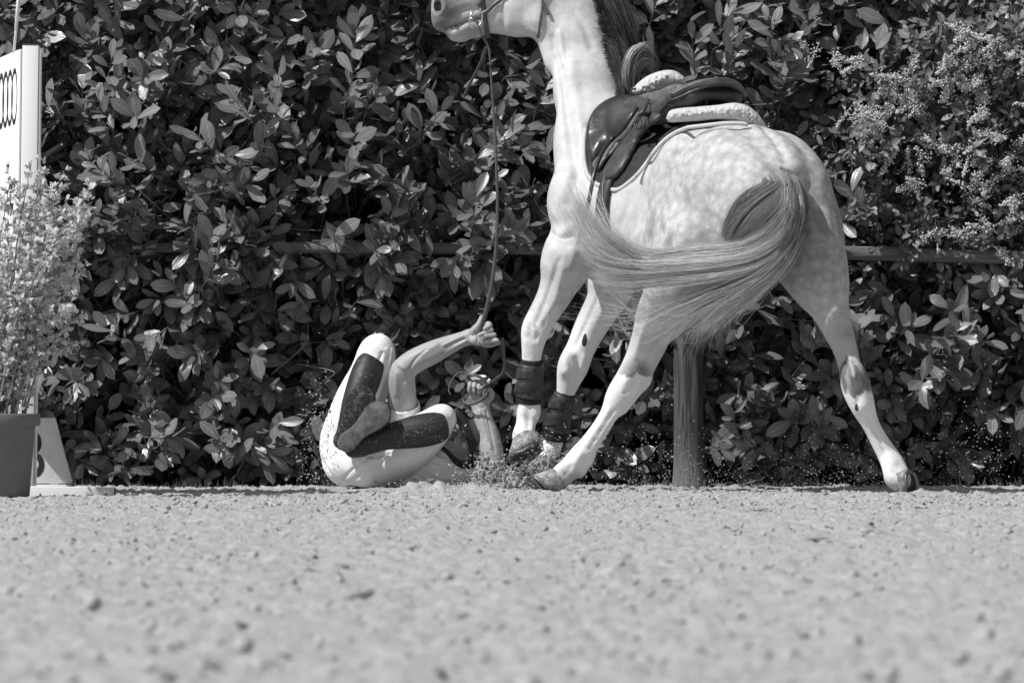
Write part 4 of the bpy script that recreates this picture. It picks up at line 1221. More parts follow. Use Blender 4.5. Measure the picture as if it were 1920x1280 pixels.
# rim cord of the cantle
rim = np.array([V[0 * nv + j] for j in range(nv)])
rimL = [V[i * nv] for i in range(1, 14)][::-1]; rimR = [V[i * nv + nv - 1] for i in range(1, 14)]
C = catmull(np.array(rimL + list(rim) + rimR)[::2], 60) + np.array([0, 0, -.016])
V_, F_ = tube(C, .0055, 8); link('cantle_cord', mesh_parts('cantle_cord', [(V_, F_)]), LEATHER, saddle)
# stuffed panels between seat and pad
pf = Field(H(.8, 0, 1.5) - .5, H(.8, 0, 1.5) + .5, .008)
for s in (-1, 1):
    pf.chain([(H(.575, .10 * s, 1.592), .032), (H(.66, .115 * s, 1.575), .040), (H(.82, .10 * s, 1.53), .045), (H(1.0, .09 * s, 1.56), .045), (H(1.06, .10 * s, 1.54), .04)], .03)
pf.cone(H(.57, -.09, 1.60), H(.57, .09, 1.60), .022, .022, .03)
PV, PF = pf.mesh(2); link('panel', mesh_np('panel', PV, PF), LEATHW, saddle); del pf
# surface for laying the flaps on
sf = Field(H(.8, 0, 1.3) - .75, H(.8, 0, 1.3) + .75, .014)
sf.cone(H(.62, .02, 1.15), H(.95, .03, 1.12), .29, .32, .06, HL, .92); sf.cone(H(.95, .03, 1.12), H(1.20, .03, 1.15), .32, .275, .08, HL, .90)
sf.chain([(H(.5, .0, 1.40), .13), (H(.8, 0, 1.42), .14), (H(1.05, 0, 1.50), .11)], .08)
sf.cone(H(.75, .12, 1.47), H(1.05, .12, 1.46), .05, .05, .05)
SV, SF = sf.mesh(4); SBVH = BVHTree.FromPolygons([Vector(v) for v in SV], [tuple(int(i) for i in f) for f in SF]); del sf
# sweat flap (lighter underside strip), rear panel flap, main flap with knee roll
patch('sweat_flap', [(1200, 205), (1207, 213), (1190, 240), (1160, 275), (1138, 300), (1121, 320), (1111, 306), (1130, 285), (1160, 250), (1185, 222)], SEATM, saddle, SBVH, .010, .006, mirror=True)
patch('rear_flap', [(1215, 200), (1245, 212), (1236, 226), (1214, 243), (1196, 270), (1180, 300), (1167, 322), (1152, 336), (1138, 336), (1131, 328), (1134, 314), (1150, 288), (1172, 258), (1196, 228)], LEATHW, saddle, SBVH, .006, .008, mirror=True, bulge=.004)
patch('flap', [(1181, 178), (1198, 182), (1206, 192), (1204, 212), (1192, 232), (1168, 260), (1138, 285), (1113, 304), (1105, 294), (1100, 270), (1100, 240), (1108, 216), (1122, 198), (1142, 185), (1163, 179)],
      LEATHER, saddle, SBVH, .020, .010, mirror=True, bulge=.018, rim=5, smooth=34)
patch('skirt', [(1198, 181), (1212, 176), (1236, 170), (1262, 160), (1280, 160), (1290, 172), (1304, 186), (1296, 196), (1270, 203), (1244, 210), (1228, 208), (1216, 198), (1205, 190)],
      SEATM, saddle, SBVH, .040, .007, mirror=True, bulge=.006, depth=lambda px, py: H(.96, .165, 1.5)[1] + (px - 1240) * -.0022)
def surf_strap(name, pts, w, mat, parent, off, bvh=None, t=.004, side=None, mirror=False):
    """strap following the surface along photo pixels"""
    C = []
    for px, py in catmull(np.array(pts, float), max(6, len(pts) * 5)):
        q = Vector(P(px, py, 0)); h = (bvh or HBVH).ray_cast(CAM, (q - CAM).normalized())
        C.append(np.array(h[0] + h[1] * off) if h[0] is not None else (C[-1] + (P(px, py, C[-1][1]) - C[-1]) if C else P(px, py, .6)))
    C = np.array(C); k = np.ones(3) / 3
    for a in range(3): C[1:-1, a] = np.convolve(C[:, a], k, 'same')[1:-1]
    T = np.gradient(C, axis=0)
    S = np.cross(T, np.array([0, -1.0, 0])) if side is None else side
    V, F = strap_mesh(name, C, w, t, S)
    me = mesh_np(name, V, F); fix_normals(me); return link(name, me, mat, parent), C
surf_strap('stirrup_leather', [(1226, 206), (1222, 222), (1212, 236)], .016, LEATHW, saddle, .050, SBVH)
surf_strap('stirrup_leather', [(1204, 214), (1186, 240), (1160, 268), (1140, 296), (1129, 325), (1122, 355), (1115, 390), (1104, 430), (1096, 462)], .017, LEATHER, saddle, .034, SBVH, .006)
surf_strap('keeper', [(1208, 236), (1214, 244), (1222, 240), (1218, 232), (1210, 234)], .008, LEATHER, saddle, .050, SBVH)
# thin pull strap over the pommel
C = catmull([P(1182, 180, .55), P(1184, 168, .53), P(1194, 167, .52), P(1206, 176, .50), P(1216, 186, .49)], 16)
V_, F_ = strap_mesh('pommel_strap', C, .011, .004, (0, 0, 1)); link('pommel_strap', mesh_np('pommel_strap', V_, F_), LEATHER, saddle)
for px, py in ():
    V_ = IV2 * .004 + P(px, py, H(.96, .165, 1.5)[1] + (px - 1240) * -.0022 - .05); link('rivet', mesh_np('rivet', V_, IF2), METAL, saddle)
# girth: once round the barrel
girth = []
for a in np.linspace(math.radians(-38), math.radians(218), 60):
    c = H(.90 + .06 * max(0, math.sin(-a + 3.14)) * 0, .02, 1.13); d = HL * math.cos(a) * 1.0 - np.array([0, 0, 1.0]) * math.sin(a)
    h = HBVH.ray_cast(Vector(c), Vector(d))
    if h[0] is not None: girth.append(np.array(h[0]) + d * .012)
girth = np.array(girth)
go = empty('girth', H(.9, 0, .85), 'broad dark leather girth buckled round the belly of the horse', 'girth')
V_, F_ = strap_mesh('strap', girth, .075, .010, HF); link('strap', mesh_np('strap', V_, F_), LEATHW, go)
V_, F_ = strap_mesh('lining', girth - (girth - girth.mean(0)) / np.linalg.norm(girth - girth.mean(0), axis=1)[:, None] * .004, .086, .008, HF); link('lining', mesh_np('lining', V_, F_), CLOTH, go)
# --- sheepskin, rear roll and front roll
wool_rear = [(1249, 222), (1256, 208), (1275, 203), (1310, 200), (1345, 197), (1375, 193), (1398, 197), (1415, 208), (1428, 222), (1437, 239), (1420, 240), (1400, 234), (1375, 227), (1345, 224), (1310, 227), (1275, 229), (1255, 229)]
patch('wool', wool_rear, WOOL, wool, depth=lambda px, py: .03 + (1437 - px) * .0008 + .0015 * (py - 215), off=-.02, thick=.075, step=2.2, rim=14, noise=.011, nseed=3)
wool_front = [(1183, 172), (1196, 156), (1215, 142), (1240, 133), (1262, 132), (1280, 142), (1286, 151), (1284, 160), (1262, 164), (1240, 172), (1215, 182), (1195, 180)]
patch('wool', wool_front, WOOL, wool, depth=lambda px, py: .55 - (px - 1183) * .0004 + .001 * (py - 150), off=-.03, thick=.085, step=2.2, rim=16, noise=.012, nseed=8)
del ws

patch('cloth', [(1234, 262), (1262, 240), (1300, 226), (1345, 220), (1392, 222), (1402, 230), (1345, 238), (1300, 246), (1262, 258), (1244, 276)], CLOTH, pad, depth=lambda px, py: .12 + (1437 - px) * .0008, off=0, thick=.008)
bp = []
for q in catmull(np.array([(1192, 331), (1206, 314), (1219, 296), (1232, 278), (1247, 262), (1264, 250), (1282, 242), (1300, 237), (1345, 232), (1385, 231), (1402, 234)], float), 24):
    s_ = snap(q[0], q[1] + 5, 0)
    if s_: bp.append(s_[0] + (P(q[0], q[1], s_[0][1]) - P(q[0], q[1] + 5, s_[0][1])) + np.array([0, -.018, -.001]))
bp = np.array(bp); bp_y = np.array([bp[max(0, i - 3):i + 4, 1].min() for i in range(len(bp))]); bp = np.array([P(960 + p_[0] * FPX / (30 + p_[1]), HORIZON - (p_[2] - .38) * FPX / (30 + p_[1]), y_) for p_, y_ in zip(bp, bp_y)])
V_, F_ = tube(bp, .0085, 8, up=(0, 1, 0)); link('binding', mesh_parts('binding', [(V_, F_)]), BIND, pad)
# --- bridle
bridle = empty('bridle', P(960, 0, .9), 'black leather bridle with steel ring bit on the grey muzzle', 'bridle')
surf_strap('noseband', [(903, -58), (903, -30), (905, 0), (909, 30), (913, 62), (916, 72)], .022, STRAP, bridle, .004, t=.005)
surf_strap('flash_strap', [(948, -8), (930, 6), (912, 22), (900, 27)], .017, STRAP, bridle, .009, t=.004)
surf_strap('cheek_strap', [(958, -70), (935, -40), (912, -12), (896, 10)], .016, STRAP, bridle, .009, t=.004)
surf_strap('throat_lash', [(1034, -90), (1024, -40), (1017, 0), (1014, 30), (1010, 70)], .010, STRAP, bridle, .006, t=.004)
surf_strap('strap_end', [(1015, 4), (1020, 14), (1026, 30)], .010, STRAP, bridle, .010, t=.004)
th = np.linspace(0, 2 * np.pi, 33)[:-1]
c0 = P(892, 36, hy - .105)
ringC = np.array([c0 + np.array([R(12) * math.cos(a) * 1.0 + R(3) * math.sin(a), .02 * math.cos(a), R(18.5) * math.sin(a)]) for a in np.append(th, th[0])])
V_, F_ = tube(ringC, .0035, 8, up=(0, 1, 0), cap=False); link('bit_ring', mesh_parts('bit_ring', [(V_, F_)]), METAL, bridle)
V_, F_ = tube(np.array([P(884, 36, hy - .095), P(890, 30, hy - .03), P(892, 30, hy + .09)]), .007, 8, up=(0, 0, 1)); link('mouthpiece', mesh_parts('mouthpiece', [(V_, F_)]), METAL, bridle)
# --- reins
reins = empty('reins', P(915, 95, .9), 'long dark rein hanging from the bit to the hand of the fallen rider', 'reins')
C = catmull([P(897, 50, .87), P(904, 66, .87), P(914, 84, .88), P(918, 100, .88), P(922, 160, .87), P(927, 230, .86), P(931, 310, .84), P(933, 390, .83), P(930, 470, .82), P(921, 540, .80), P(911, 585, .79), P(905, 606, .79), P(902, 622, .80)], 90)
wd = np.interp(np.linspace(0, 1, 90), [0, .12, .3, .5, .85, 1], [.012, .012, .008, .012, .018, .018])
V_, F_ = strap_mesh('near_rein', C, wd, .0045, (.9, .35, 0)); link('near_rein', mesh_np('near_rein', V_, F_), REIN, reins)
C = catmull([P(912, 88, .92), P(905, 110, .95), P(893, 135, .98), P(880, 160, 1.0), P(870, 182, 1.02)], 20)
V_, F_ = strap_mesh('far_rein', C, .014, .004, (.8, .6, 0)); link('far_rein', mesh_np('far_rein', V_, F_), REIN, reins)
for py in (66, 120, 267):
    q = P({66: 905, 120: 918.5, 267: 929}[py], py, .865); V_, F_ = box_vf(q - [.011, .004, .010 if py > 200 else .004], q + [.011, .004, .010 if py > 200 else .004]); bevel(link('keeper', mesh_parts('keeper', [(V_, F_)]), STRAP, reins, smooth=False), .002)
# --- tendon boots on the fore legs
m = Mat('black boot shell', .035, .5, .4); nz = m.noise(45, 5, .7); m.color(m.mix(m.ramp(nz, [(.45, 0), (.75, 1)]), .028, .10)); m.bump(nz, .3, .003); BOOTM = m.m
m = Mat('dark neoprene', .025, .9, .2); nz = m.noise(90, 4, .7); m.color(m.mix(m.ramp(nz, [(.5, 0), (.75, 1)]), .02, .07)); NEO = m.m
def tendon_boot(line, rad, label, seam=-.8):
    t = empty('tendon_boot', line[-1], label, 'tendon boot', 'tendon boots on the fore legs')
    C = catmull(line, 24); r = np.interp(np.linspace(0, 1, 24), np.linspace(0, 1, len(rad)), rad)
    V, F = tube(C, r, 28, up=(0, 1, 0)); a = V - np.vstack([np.repeat(C, 28, 0), C[:1], C[-1:]])
    V = V + a * .05 * fbm(V * 40, 3, 2)[:, None]; link('lining', mesh_parts('lining', [(V, F)]), NEO, t)
    V, F = tube(C[3:20], r[3:20] + .006, 28, up=(0, 1, 0)); link('shell', mesh_parts('shell', [(V, F)]), BOOTM, t)
    Cs, Rs = C[5:18], r[5:18] + .010
    T, N, B = frames(Cs, (0, 1, 0))
    # two broad closing straps that wrap the front half
    for k0, k1 in ((0, 5), (7, 12)):
        rows = []
        for ang in np.linspace(-2.0, .2, 16):
            rows.append([Cs[k] + Rs[k] * (np.array([math.sin(ang), -math.cos(ang), 0])) for k in (k0, (k0 + k1) // 2, k1)])
        rows = np.array(rows); V = rows.reshape(-1, 3); F = np.array([[i * 3 + j, i * 3 + j + 1, i * 3 + 4 + j, i * 3 + 3 + j] for i in range(15) for j in range(2)])
        o = link('strap', mesh_np('strap', V, F), BOOTM, t); md = o.modifiers.new('thick', 'SOLIDIFY'); md.thickness = .005; md.offset = 0; bevel(o, .0012, 2)
    return t
tendon_boot([P(997, 674, .56), P(995, 700, .57), P(993, 730, .585), P(991, 752, .60)], [.044, .047, .050, .053], 'dark tendon boot on the straighter left foreleg above a raised hoof')
tendon_boot([P(1062, 730, .90), P(1055, 755, .915), P(1046, 790, .94), P(1040, 822, .96)], [.036, .043, .048, .052], 'dark sand caked tendon boot on the folded right foreleg')
# ------------------------------------------------------------------ the fallen rider
m = Mat('weathered skin', .34, .5, .35); nz = m.noise(60, 5, .65); n2 = m.noise(9, 3)
m.color(m.mix(m.ramp(nz, [(.35, 0), (.7, 1)]), m.mix(n2, .30, .38), m.mix(n2, .36, .44))); m.bump(m.noise(220, 3, .6), .25, .0015); m.bump(m.noise(40, 3), .2, .004)
m.b.inputs['Subsurface Weight'].default_value = .08; m.b.inputs['Subsurface Scale'].default_value = .01; SKIN = m.m
def dirty(name, base, rough, dirtc=.24, amount=.5):
    m = Mat(name, base, rough, .2)
    sp = m.n.new('ShaderNodeSeparateXYZ'); m.l.new(m.coord(), sp.inputs[0])
    nz = m.noise(22, 5, .7); nf = m.noise(160, 3, .6)
    z = m.math('ADD', sp.outputs[2], m.math('MULTIPLY', nz, .05))
    d = m.ramp(z, [(-.02, 1), (.16, 0)])
    spots = m.ramp(m.noise(90, 2, .5), [(.66, 0), (.70, 1)])
    f = m.math('MAXIMUM', m.math('MULTIPLY', d, m.ramp(nz, [(.4, .1), (.7, amount)])), m.math('MULTIPLY', spots, .35))
    m.color(m.mix(f, m.mix(nf, base * .95, base), dirtc)); m.bump(nf, .15, .001); return m
BREECH = dirty('white breeches cloth', .78, .75); BREECH.bump(BREECH.noise(1, 3, .5, BREECH.coord('Object', (14, 14, 30))), .35, .012); BREECH = BREECH.m
SHIRT = dirty('white shirt cloth', .86, .8); SHIRT.bump(SHIRT.noise(1, 3, .5, SHIRT.coord('Object', (16, 30, 40)), 1.5), .7, .016); SHIRT = SHIRT.m
m = Mat('black riding boot leather', .03, .5, .4); nz = m.noise(30, 4); m.rough(m.mix(nz, .42, .62)); m.bump(m.noise(1, 3, .5, m.coord('Object', (12, 12, 26))), .35, .014)
sp_ = m.ramp(m.noise(110, 2, .5), [(.66, 0), (.69, 1)]); m.color(m.mix(m.math('MULTIPLY', sp_, .5), .025, .35)); RBOOT = m.m
m = Mat('worn boot sole', .13, .75, .3); nz = m.noise(28, 5, .7); n2 = m.noise(90, 3, .7)
m.color(m.mix(m.ramp(nz, [(.35, 0), (.7, 1)]), m.mix(n2, .05, .10), m.mix(n2, .13, .30))); m.bump(n2, .5, .002); RSOLE = m.m
m = Mat('dark treaded sole', .05, .8, .3); nz = m.noise(60, 4, .7); m.color(m.mix(m.ramp(nz, [(.5, 0), (.75, 1)]), .03, .22)); m.bump(m.noise(1, 2, .5, m.coord('Object', (40, 40, 160))), .8, .005); DSOLE = m.m
m = Mat('grey velvet helmet cloth', .05, .95, .1); nz = m.noise(120, 3, .7); m.color(m.mix(nz, .03, .07)); HELM = m.m
m = Mat('dark strap and shade', .02, .7, .3); DARK = m.m
m = Mat('teeth', .75, .3, .5); TEETH = m.m

person = empty('person', P(690, 915, 1.1), 'fallen rider on his back in white breeches with knees drawn up, holding the long rein', 'rider')
def Q(px): return px / 455.0
# head frame
HC = P(881, 842, .99)
hA = np.array([.95, .02, .20]); hA /= np.linalg.norm(hA)
hN = np.array([-.08, -.68, .73]); hN -= (hN @ hA) * hA; hN /= np.linalg.norm(hN)
hS = np.cross(hA, hN)
if hS[1] > 0: hS = -hS
def hd(a, n, s=0.0): return HC + hA * a + hN * n + hS * s
AX = (hA, hN, hS)

sk = Field((-.86, .55, -.02), (.06, 1.36, .72), .0034)
# hidden body under the clothes keeps the figure whole
sk.chain([(P(668, 852, 1.10), .09), (P(735, 872, 1.15), .085), (P(800, 868, 1.15), .095), (P(838, 868, 1.08), .06)], .04)
sk.chain([(P(655, 820, 1.08), .075), (P(690, 730, 1.06), .065), (P(708, 665, 1.0), .045), (P(672, 760, .90), .035), (P(655, 812, .86), .03), (P(670, 765, .84), .022)], .02)
sk.chain([(P(690, 868, 1.0), .08), (P(770, 838, .90), .06), (P(825, 795, .84), .04), (P(760, 812, .76), .035), (P(695, 825, .76), .028), (P(690, 812, .78), .018)], .02)
# arm holding the rein up
sk.chain([(P(772, 812, 1.06), .06), (P(757, 765, .96), Q(25)), (P(754, 725, .91), Q(23.5)), (P(755, 697, .88), Q(21)), (P(777, 677, .865), Q(20.5)), (P(812, 660, .855), Q(19.5)),
          (P(845, 645, .85), Q(15)), (P(872, 634, .845), Q(11.5)), (P(884, 631, .845), Q(12.5))], .022)
sk.ell(P(748, 688, .895), (Q(10), .022, Q(11)), .02)                       # elbow
sk.cone(P(838, 660, .82), P(874, 640, .82), Q(2.0), Q(2.6), .012)          # tendon of the wrist
# hand on the rein
HY = .815
sk.chain([(P(884, 630, .845), Q(12)), (P(898, 629, HY + .005), Q(14.5))], .012, (0, 1, 0), .62)
sk.ell(P(896, 638, HY), (Q(15), .020, Q(10)), .012)                         # heel of the hand
sk.chain([(P(888, 621, HY), Q(8)), (P(897, 610, HY - .01), Q(5.6)), (P(902, 600, HY - .012), Q(4.8)), (P(906, 590, HY - .012), Q(3.8))], .008)   # thumb
for pts, r0 in ((((902, 618), (914, 607), (919, 610), (909, 616)), 4.6), (((900, 628), (914, 618), (921, 619), (899, 628)), 4.7),
                (((902, 636), (917, 627), (927, 628), (911, 630)), 4.5), (((898, 642), (914, 640), (926, 638), (932, 638)), 5.0), (((906, 646), (920, 647), (934, 643), (940, 642)), 4.0)):
    ys = (HY, HY - .018, HY - .024, HY - .034) if r0 != 4.0 else (HY + .015, HY + .012, HY + .01, HY + .01)
    pp = [P(a, b, y) for (a, b), y in zip(pts, ys)]
    sk.chain([(pp[0], Q(r0 + .6)), (pp[1], Q(r0)), (pp[2], Q(r0 - .4)), (pp[3], Q(r0 - .6))], .004)
# arm resting on its elbow
sk.chain([(P(862, 884, 1.04), .055), (P(900, 884, .95), Q(20)), (P(926, 876, .88), Q(19)), (P(921, 848, .88), Q(20.5)), (P(917, 815, .89), Q(17.5)), (P(906, 785, .90), Q(15.5)),
          (P(901, 762, .91), Q(14.5)), (P(899, 750, .915), Q(15.5))], .02)
sk.chain([(P(899, 748, .915), Q(17)), (P(895, 728, .92), Q(17.5))], .012, (0, 1, 0), .7)
FY = .895
for k, (x, yb) in enumerate(((881.5, 715), (890, 716), (898.5, 719), (907, 723))):      # four curled fingers
    sk.chain([(P(x - 1, yb + 8, FY + .02), Q(4.4)), (P(x, yb, FY - .005), Q(4.0)), (P(x - .5, yb + 7, FY - .034), Q(3.9)), (P(x - 2 + k, yb + 17, FY - .032), Q(3.6)), (P(x + 1, yb + 22, FY - .012), Q(3.4))], .0035)
sk.chain([(P(915, 748, FY + .01), Q(8)), (P(921, 738, FY), Q(6)), (P(915, 729, FY - .022), Q(4.8)), (P(905, 728, FY - .036), Q(4.2))], .008)     # thumb across
sk.ell(P(886, 742, FY), (Q(8), .018, Q(11)), .012)
# neck and head
sk.cone(P(838, 876, 1.08), hd(-.045, -.055), .055, .054, .03)
sk.ell(hd(.030, -.008), (.090, .098, .074), .02, AX)
sk.ell(hd(-.035, .030), (.072, .062, .060), .03, AX)
sk.cone(hd(-.098, .066, .012), hd(-.098, .066, -.012), .020, .020, .025)
for s in (-1, 1):
    sk.cone(hd(-.095, .055, .02 * s), hd(-.040, -.020, .056 * s), .018, .018, .03)
    sk.ell(hd(-.015, .070, .042 * s), (.022, .018, .020), .02, AX)                      # cheek bone
    sk.cone(hd(.034, .090, .015 * s), hd(.030, .078, .048 * s), .009, .008, .015)       # brow
    sk.ell(hd(.014, .094, .031 * s), (.011, .012, .016), .010, AX, cut=True)           # eye socket
    sk.ell(hd(.013, .080, .031 * s), (.012, .012, .012), .004, AX)                      # eye ball
    sk.ell(hd(-.030, .104, .013 * s), (.008, .010, .008), .006, AX)                     # nostril wing
    sk.ell(hd(-.036, .108, .008 * s), (.005, .007, .0045), .003, AX, cut=True)
    sk.ell(hd(-.005, -.010, .076 * s), (.028, .017, .010), .008, AX)                    # ear
    sk.ell(hd(-.003, -.006, .086 * s), (.016, .009, .008), .005, AX, cut=True)
    sk.cone(hd(-.038, .092, .018 * s), hd(-.062, .082, .034 * s), .006, .006, .012)     # smile fold
sk.cone(hd(.022, .092), hd(-.022, .114), .0075, .011, .012)
sk.cone(hd(-.048, .092, -.024), hd(-.048, .092, .024), .009, .009, .010)               # upper lip
sk.cone(hd(-.076, .086, -.020), hd(-.076, .086, .020), .009, .009, .010)               # lower lip
sk.ell(hd(-.062, .098), (.010, .022, .024), .004, AX, cut=True)
SKV, SKF = sk.mesh(1); del sk
SKV = strokes(SKV, SKF, [([(868, 630), (850, 638), (830, 648)], .004, .003), ([(874, 634), (856, 642), (836, 652)], .003, -.003), ([(872, 640), (852, 650)], .004, .003), ([(800, 655), (780, 672), (768, 690)], .006, -.004),
    ([(768, 694), (775, 705), (776, 730)], .006, -.005), ([(762, 720), (764, 750)], .012, .005), ([(744, 700), (742, 740)], .010, .003), ([(748, 684), (756, 690)], .008, .004), ([(820, 646), (790, 662)], .012, .004),
    ([(893, 760), (900, 765), (908, 762)], .003, -.002), ([(900, 770), (908, 800), (920, 840)], .005, .003), ([(912, 770), (920, 810), (928, 845)], .004, -.003), ([(890, 775), (898, 805)], .008, .003),
    ([(890, 622), (896, 632), (894, 642)], .0035, -.003), ([(884, 616), (880, 630)], .004, -.002), ([(885, 728), (893, 730), (901, 733)], .003, -.003)])
body_o = link('body', mesh_np('body', SKV, SKF), SKIN, person)
# teeth
def arc(aa, nn, half, rad):
    C = [hd(aa, nn - .35 * t * t * half, t * half) for t in np.linspace(-1, 1, 11)]
    V, F = tube(np.array(C), rad, 8, up=hA, flat=.7); return V, F
link('teeth', mesh_parts('teeth', [arc(-.0565, .088, .020, .0050)]), TEETH, body_o)
link('teeth', mesh_parts('teeth', [arc(-.0690, .084, .017, .0040)]), TEETH, body_o)
V = IV2 * np.array([1, 1, 1]); V = hd(-.062, .072) + V[:, :1] * hA * .010 + V[:, 1:2] * hN * .008 + V[:, 2:] * hS * .020
link('mouth', mesh_np('mouth', V, IF2), DARK, body_o)

# breeches
bf = Field((-.90, .55, -.03), (-.16, 1.50, .74), .0055)
bf.cone(P(652, 842, 1.10), P(690, 862, 1.12), Q(51), Q(50), .05)
bf.ell(P(650, 866, 1.05), (Q(42), .10, Q(47)), .05)
bf.chain([(P(648, 828, 1.10), Q(47)), (P(672, 760, 1.08), Q(44)), (P(696, 700, 1.04), Q(36)), (P(708, 658, 1.0), Q(31.5))], .04)
bf.chain([(P(708, 658, 1.0), Q(31)), (P(700, 700, .96), Q(27)), (P(690, 735, .93), Q(22))], .02)
bf.chain([(P(688, 866, 1.00), Q(49)), (P(745, 852, .93), Q(44)), (P(793, 820, .88), Q(35)), (P(828, 785, .84), Q(27))], .04)
bf.chain([(P(828, 785, .84), Q(26)), (P(795, 798, .80), Q(24)), (P(760, 808, .78), Q(20))], .02)
BV, BF = bf.mesh(2)
k = fbm(BV * np.array([9, 9, 22]), 3, 5); wr = np.clip(1 - np.linalg.norm(BV - P(735, 640, .95), axis=1) / .25, 0, 1)
BV = BV + .004 * k[:, None] * np.array([1, 1, .3])
BV = strokes(BV, BF, [([(716, 662), (706, 690), (702, 720)], .006, -.006), ([(728, 668), (718, 700), (708, 735)], .006, -.006), ([(735, 655), (728, 690), (722, 720)], .006, .004), ([(700, 636), (722, 650)], .008, -.003),
    ([(826, 764), (812, 776)], .003, -.003), ([(845, 780), (830, 770)], .01, .003), ([(668, 668), (660, 690), (650, 712)], .006, -.005), ([(640, 730), (632, 750)], .008, -.004), ([(610, 800), (640, 815)], .01, -.005),
    ([(642, 900), (660, 880), (700, 850)], .005, -.006), ([(655, 905), (690, 880), (730, 860)], .008, -.004), ([(680, 850), (700, 856), (730, 852)], .006, -.005), ([(845, 815), (822, 832), (800, 850)], .006, -.004), ([(600, 860), (620, 890), (640, 910)], .012, -.006)])
link('breeches', mesh_np('breeches', BV, BF), BREECH, person); del bf
# shirt
tf = Field((-.62, .70, -.03), (-.05, 1.45, .50), .0055)
tf.chain([(P(722, 868, 1.08), .100), (P(790, 872, 1.03), .095), (P(838, 876, .99), .080)], .05)
tf.cone(P(770, 850, 1.14), P(800, 850, 1.14), .10, .09, .05)
tf.cone(P(790, 850, 1.12), P(766, 805, 1.02), .085, Q(29), .03)
tf.cone(P(766, 805, 1.02), P(757, 768, .965), Q(29), Q(29), .03)
tf.cone(P(835, 882, .98), P(872, 886, .95), .060, .052, .03)
tf.cone(P(872, 886, .95), P(900, 884, .91), .052, .050, .02)
tf.cone(P(760, 896, .98), P(850, 896, .94), .045, .04, .06)
tf.half(P(757, 757, 1.03), (-.1, -.25, 1.0)) if False else None
TV, TF = tf.mesh(2)
fold = np.sin((TV[:, 0] * .55 + TV[:, 2] * 1.0 + .03 * fbm(TV * 9, 2, 3)) * 170) * np.clip(fbm(TV * 10, 2, 8) + .3, 0, 1)
TV = TV + (.0085 * fold)[:, None] * np.array([.2, -.6, .7]) + .005 * fbm(TV * 16, 2, 12)[:, None]
link('shirt', mesh_np('shirt', TV, TF), SHIRT, person); del tf
# cuff of the raised sleeve
th = np.linspace(0, 2 * np.pi, 30); c = P(757, 762, .955); ax_ = (P(754, 725, .91) - P(764, 800, 1.01)); ax_ /= np.linalg.norm(ax_)
e1 = np.cross(ax_, [0, 1, 0]); e1 /= np.linalg.norm(e1); e2 = np.cross(ax_, e1)
rows = []
for q, rr in ((-.045, .062), (-.02, .064), (.0, .066), (.012, .067), (.012, .062), (-.01, .059)):
    rows.append(np.array([c + ax_ * q + (e1 * math.cos(a) + e2 * math.sin(a)) * (rr + .0035 * math.sin(a * 5 + q * 60)) for a in th[:-1]]))
V = np.concatenate(rows); n = 29
F = [[i * n + j, i * n + (j + 1) % n, (i + 1) * n + (j + 1) % n, (i + 1) * n + j] for i in range(5) for j in range(n)]
link('sleeve_cuff', mesh_np('sleeve_cuff', V, F), SHIRT, person)
# dark band for strap and painted neck shade, then the chin strap
V_, F_ = strap_mesh('chin_strap', catmull([P(828, 838, .885), P(840, 849, .872), P(850, 860, .865), P(862, 869, .858), P(876, 871, .855), P(892, 866, .86)], 20), np.interp(np.linspace(0, 1, 20), [0, .4, 1], [.016, .034, .046]), .006, (0, -.6, .8)); link('neck_shade_band', mesh_np('neck_shade_band', V_, F_), DARK, person)
V_, F_ = strap_mesh('chin_strap', catmull([hd(-.112, .05, 0), hd(-.105, .045, .03), hd(-.065, .01, .063), hd(-.01, -.01, .080), hd(.03, -.01, .088)], 20), .016, .003, hN); link('chin_strap', mesh_np('chin_strap', V_, F_), DARK, person)
# helmet
he = Field(HC - .30, HC + .30, .005)
he.ell(hd(.045, .0), (.095, .142, .108), .01, AX)
he.half(hd(-.002, .0), -(hA + hN * .05))
pu = hN * .86 - hA * .50; pw = np.cross(pu, hS); he.ell(hd(.020, .112) + pu * .034, (.070, .090, .013), .012, (pu, hS, pw))          # peak
he.cone(hd(.040, -.13, 0), hd(.040, -.10, .08), .010, .010, .01)
he.ell(hd(.03, -.01), (.10, .105, .080), .004, AX, cut=True)
EV, EF = he.mesh(1); del he
link('helmet', mesh_np('helmet', EV, EF), HELM, person)
V_, F_ = tube(np.array([hd(.010 , .126 * math.cos(a) - .012, .092 * math.sin(a)) for a in np.linspace(-1.5, 1.5, 24)]), .004, 6, up=hA); link('helmet_band', mesh_parts('helmet_band', [(V_, F_)]), DARK, person)
# long boots: shafts
def shaft(pts, label=None):
    f = Field(np.min([p for p, _ in pts], 0) - .10, np.max([p for p, _ in pts], 0) + .10, .0045)
    f.chain(pts, .02); return f
f = shaft([(P(693, 686, .925), Q(27)), (P(680, 722, .895), Q(27.5)), (P(665, 765, .87), Q(24)), (P(652, 806, .855), Q(18)), (P(645, 828, .845), Q(17))])
f.half(P(704, 674, .92), (P(700, 640, .97) - P(672, 760, .90)) + np.array([.10, .0, 0]))
V, F = f.mesh(1); b1 = link('boot_shaft', mesh_np('boot_shaft', V, F), RBOOT, person)
f = shaft([(P(818, 802, .775), Q(28.5)), (P(785, 808, .765), Q(29)), (P(748, 815, .755), Q(24.5)), (P(716, 822, .75), Q(20)), (P(690, 832, .745), Q(18)), (P(662, 842, .74), Q(16))])
f.half(P(836, 800, .78), (P(860, 792, .82) - P(785, 808, .765)))
V, F = f.mesh(1); b2 = link('boot_shaft', mesh_np('boot_shaft', V, F), RBOOT, person)
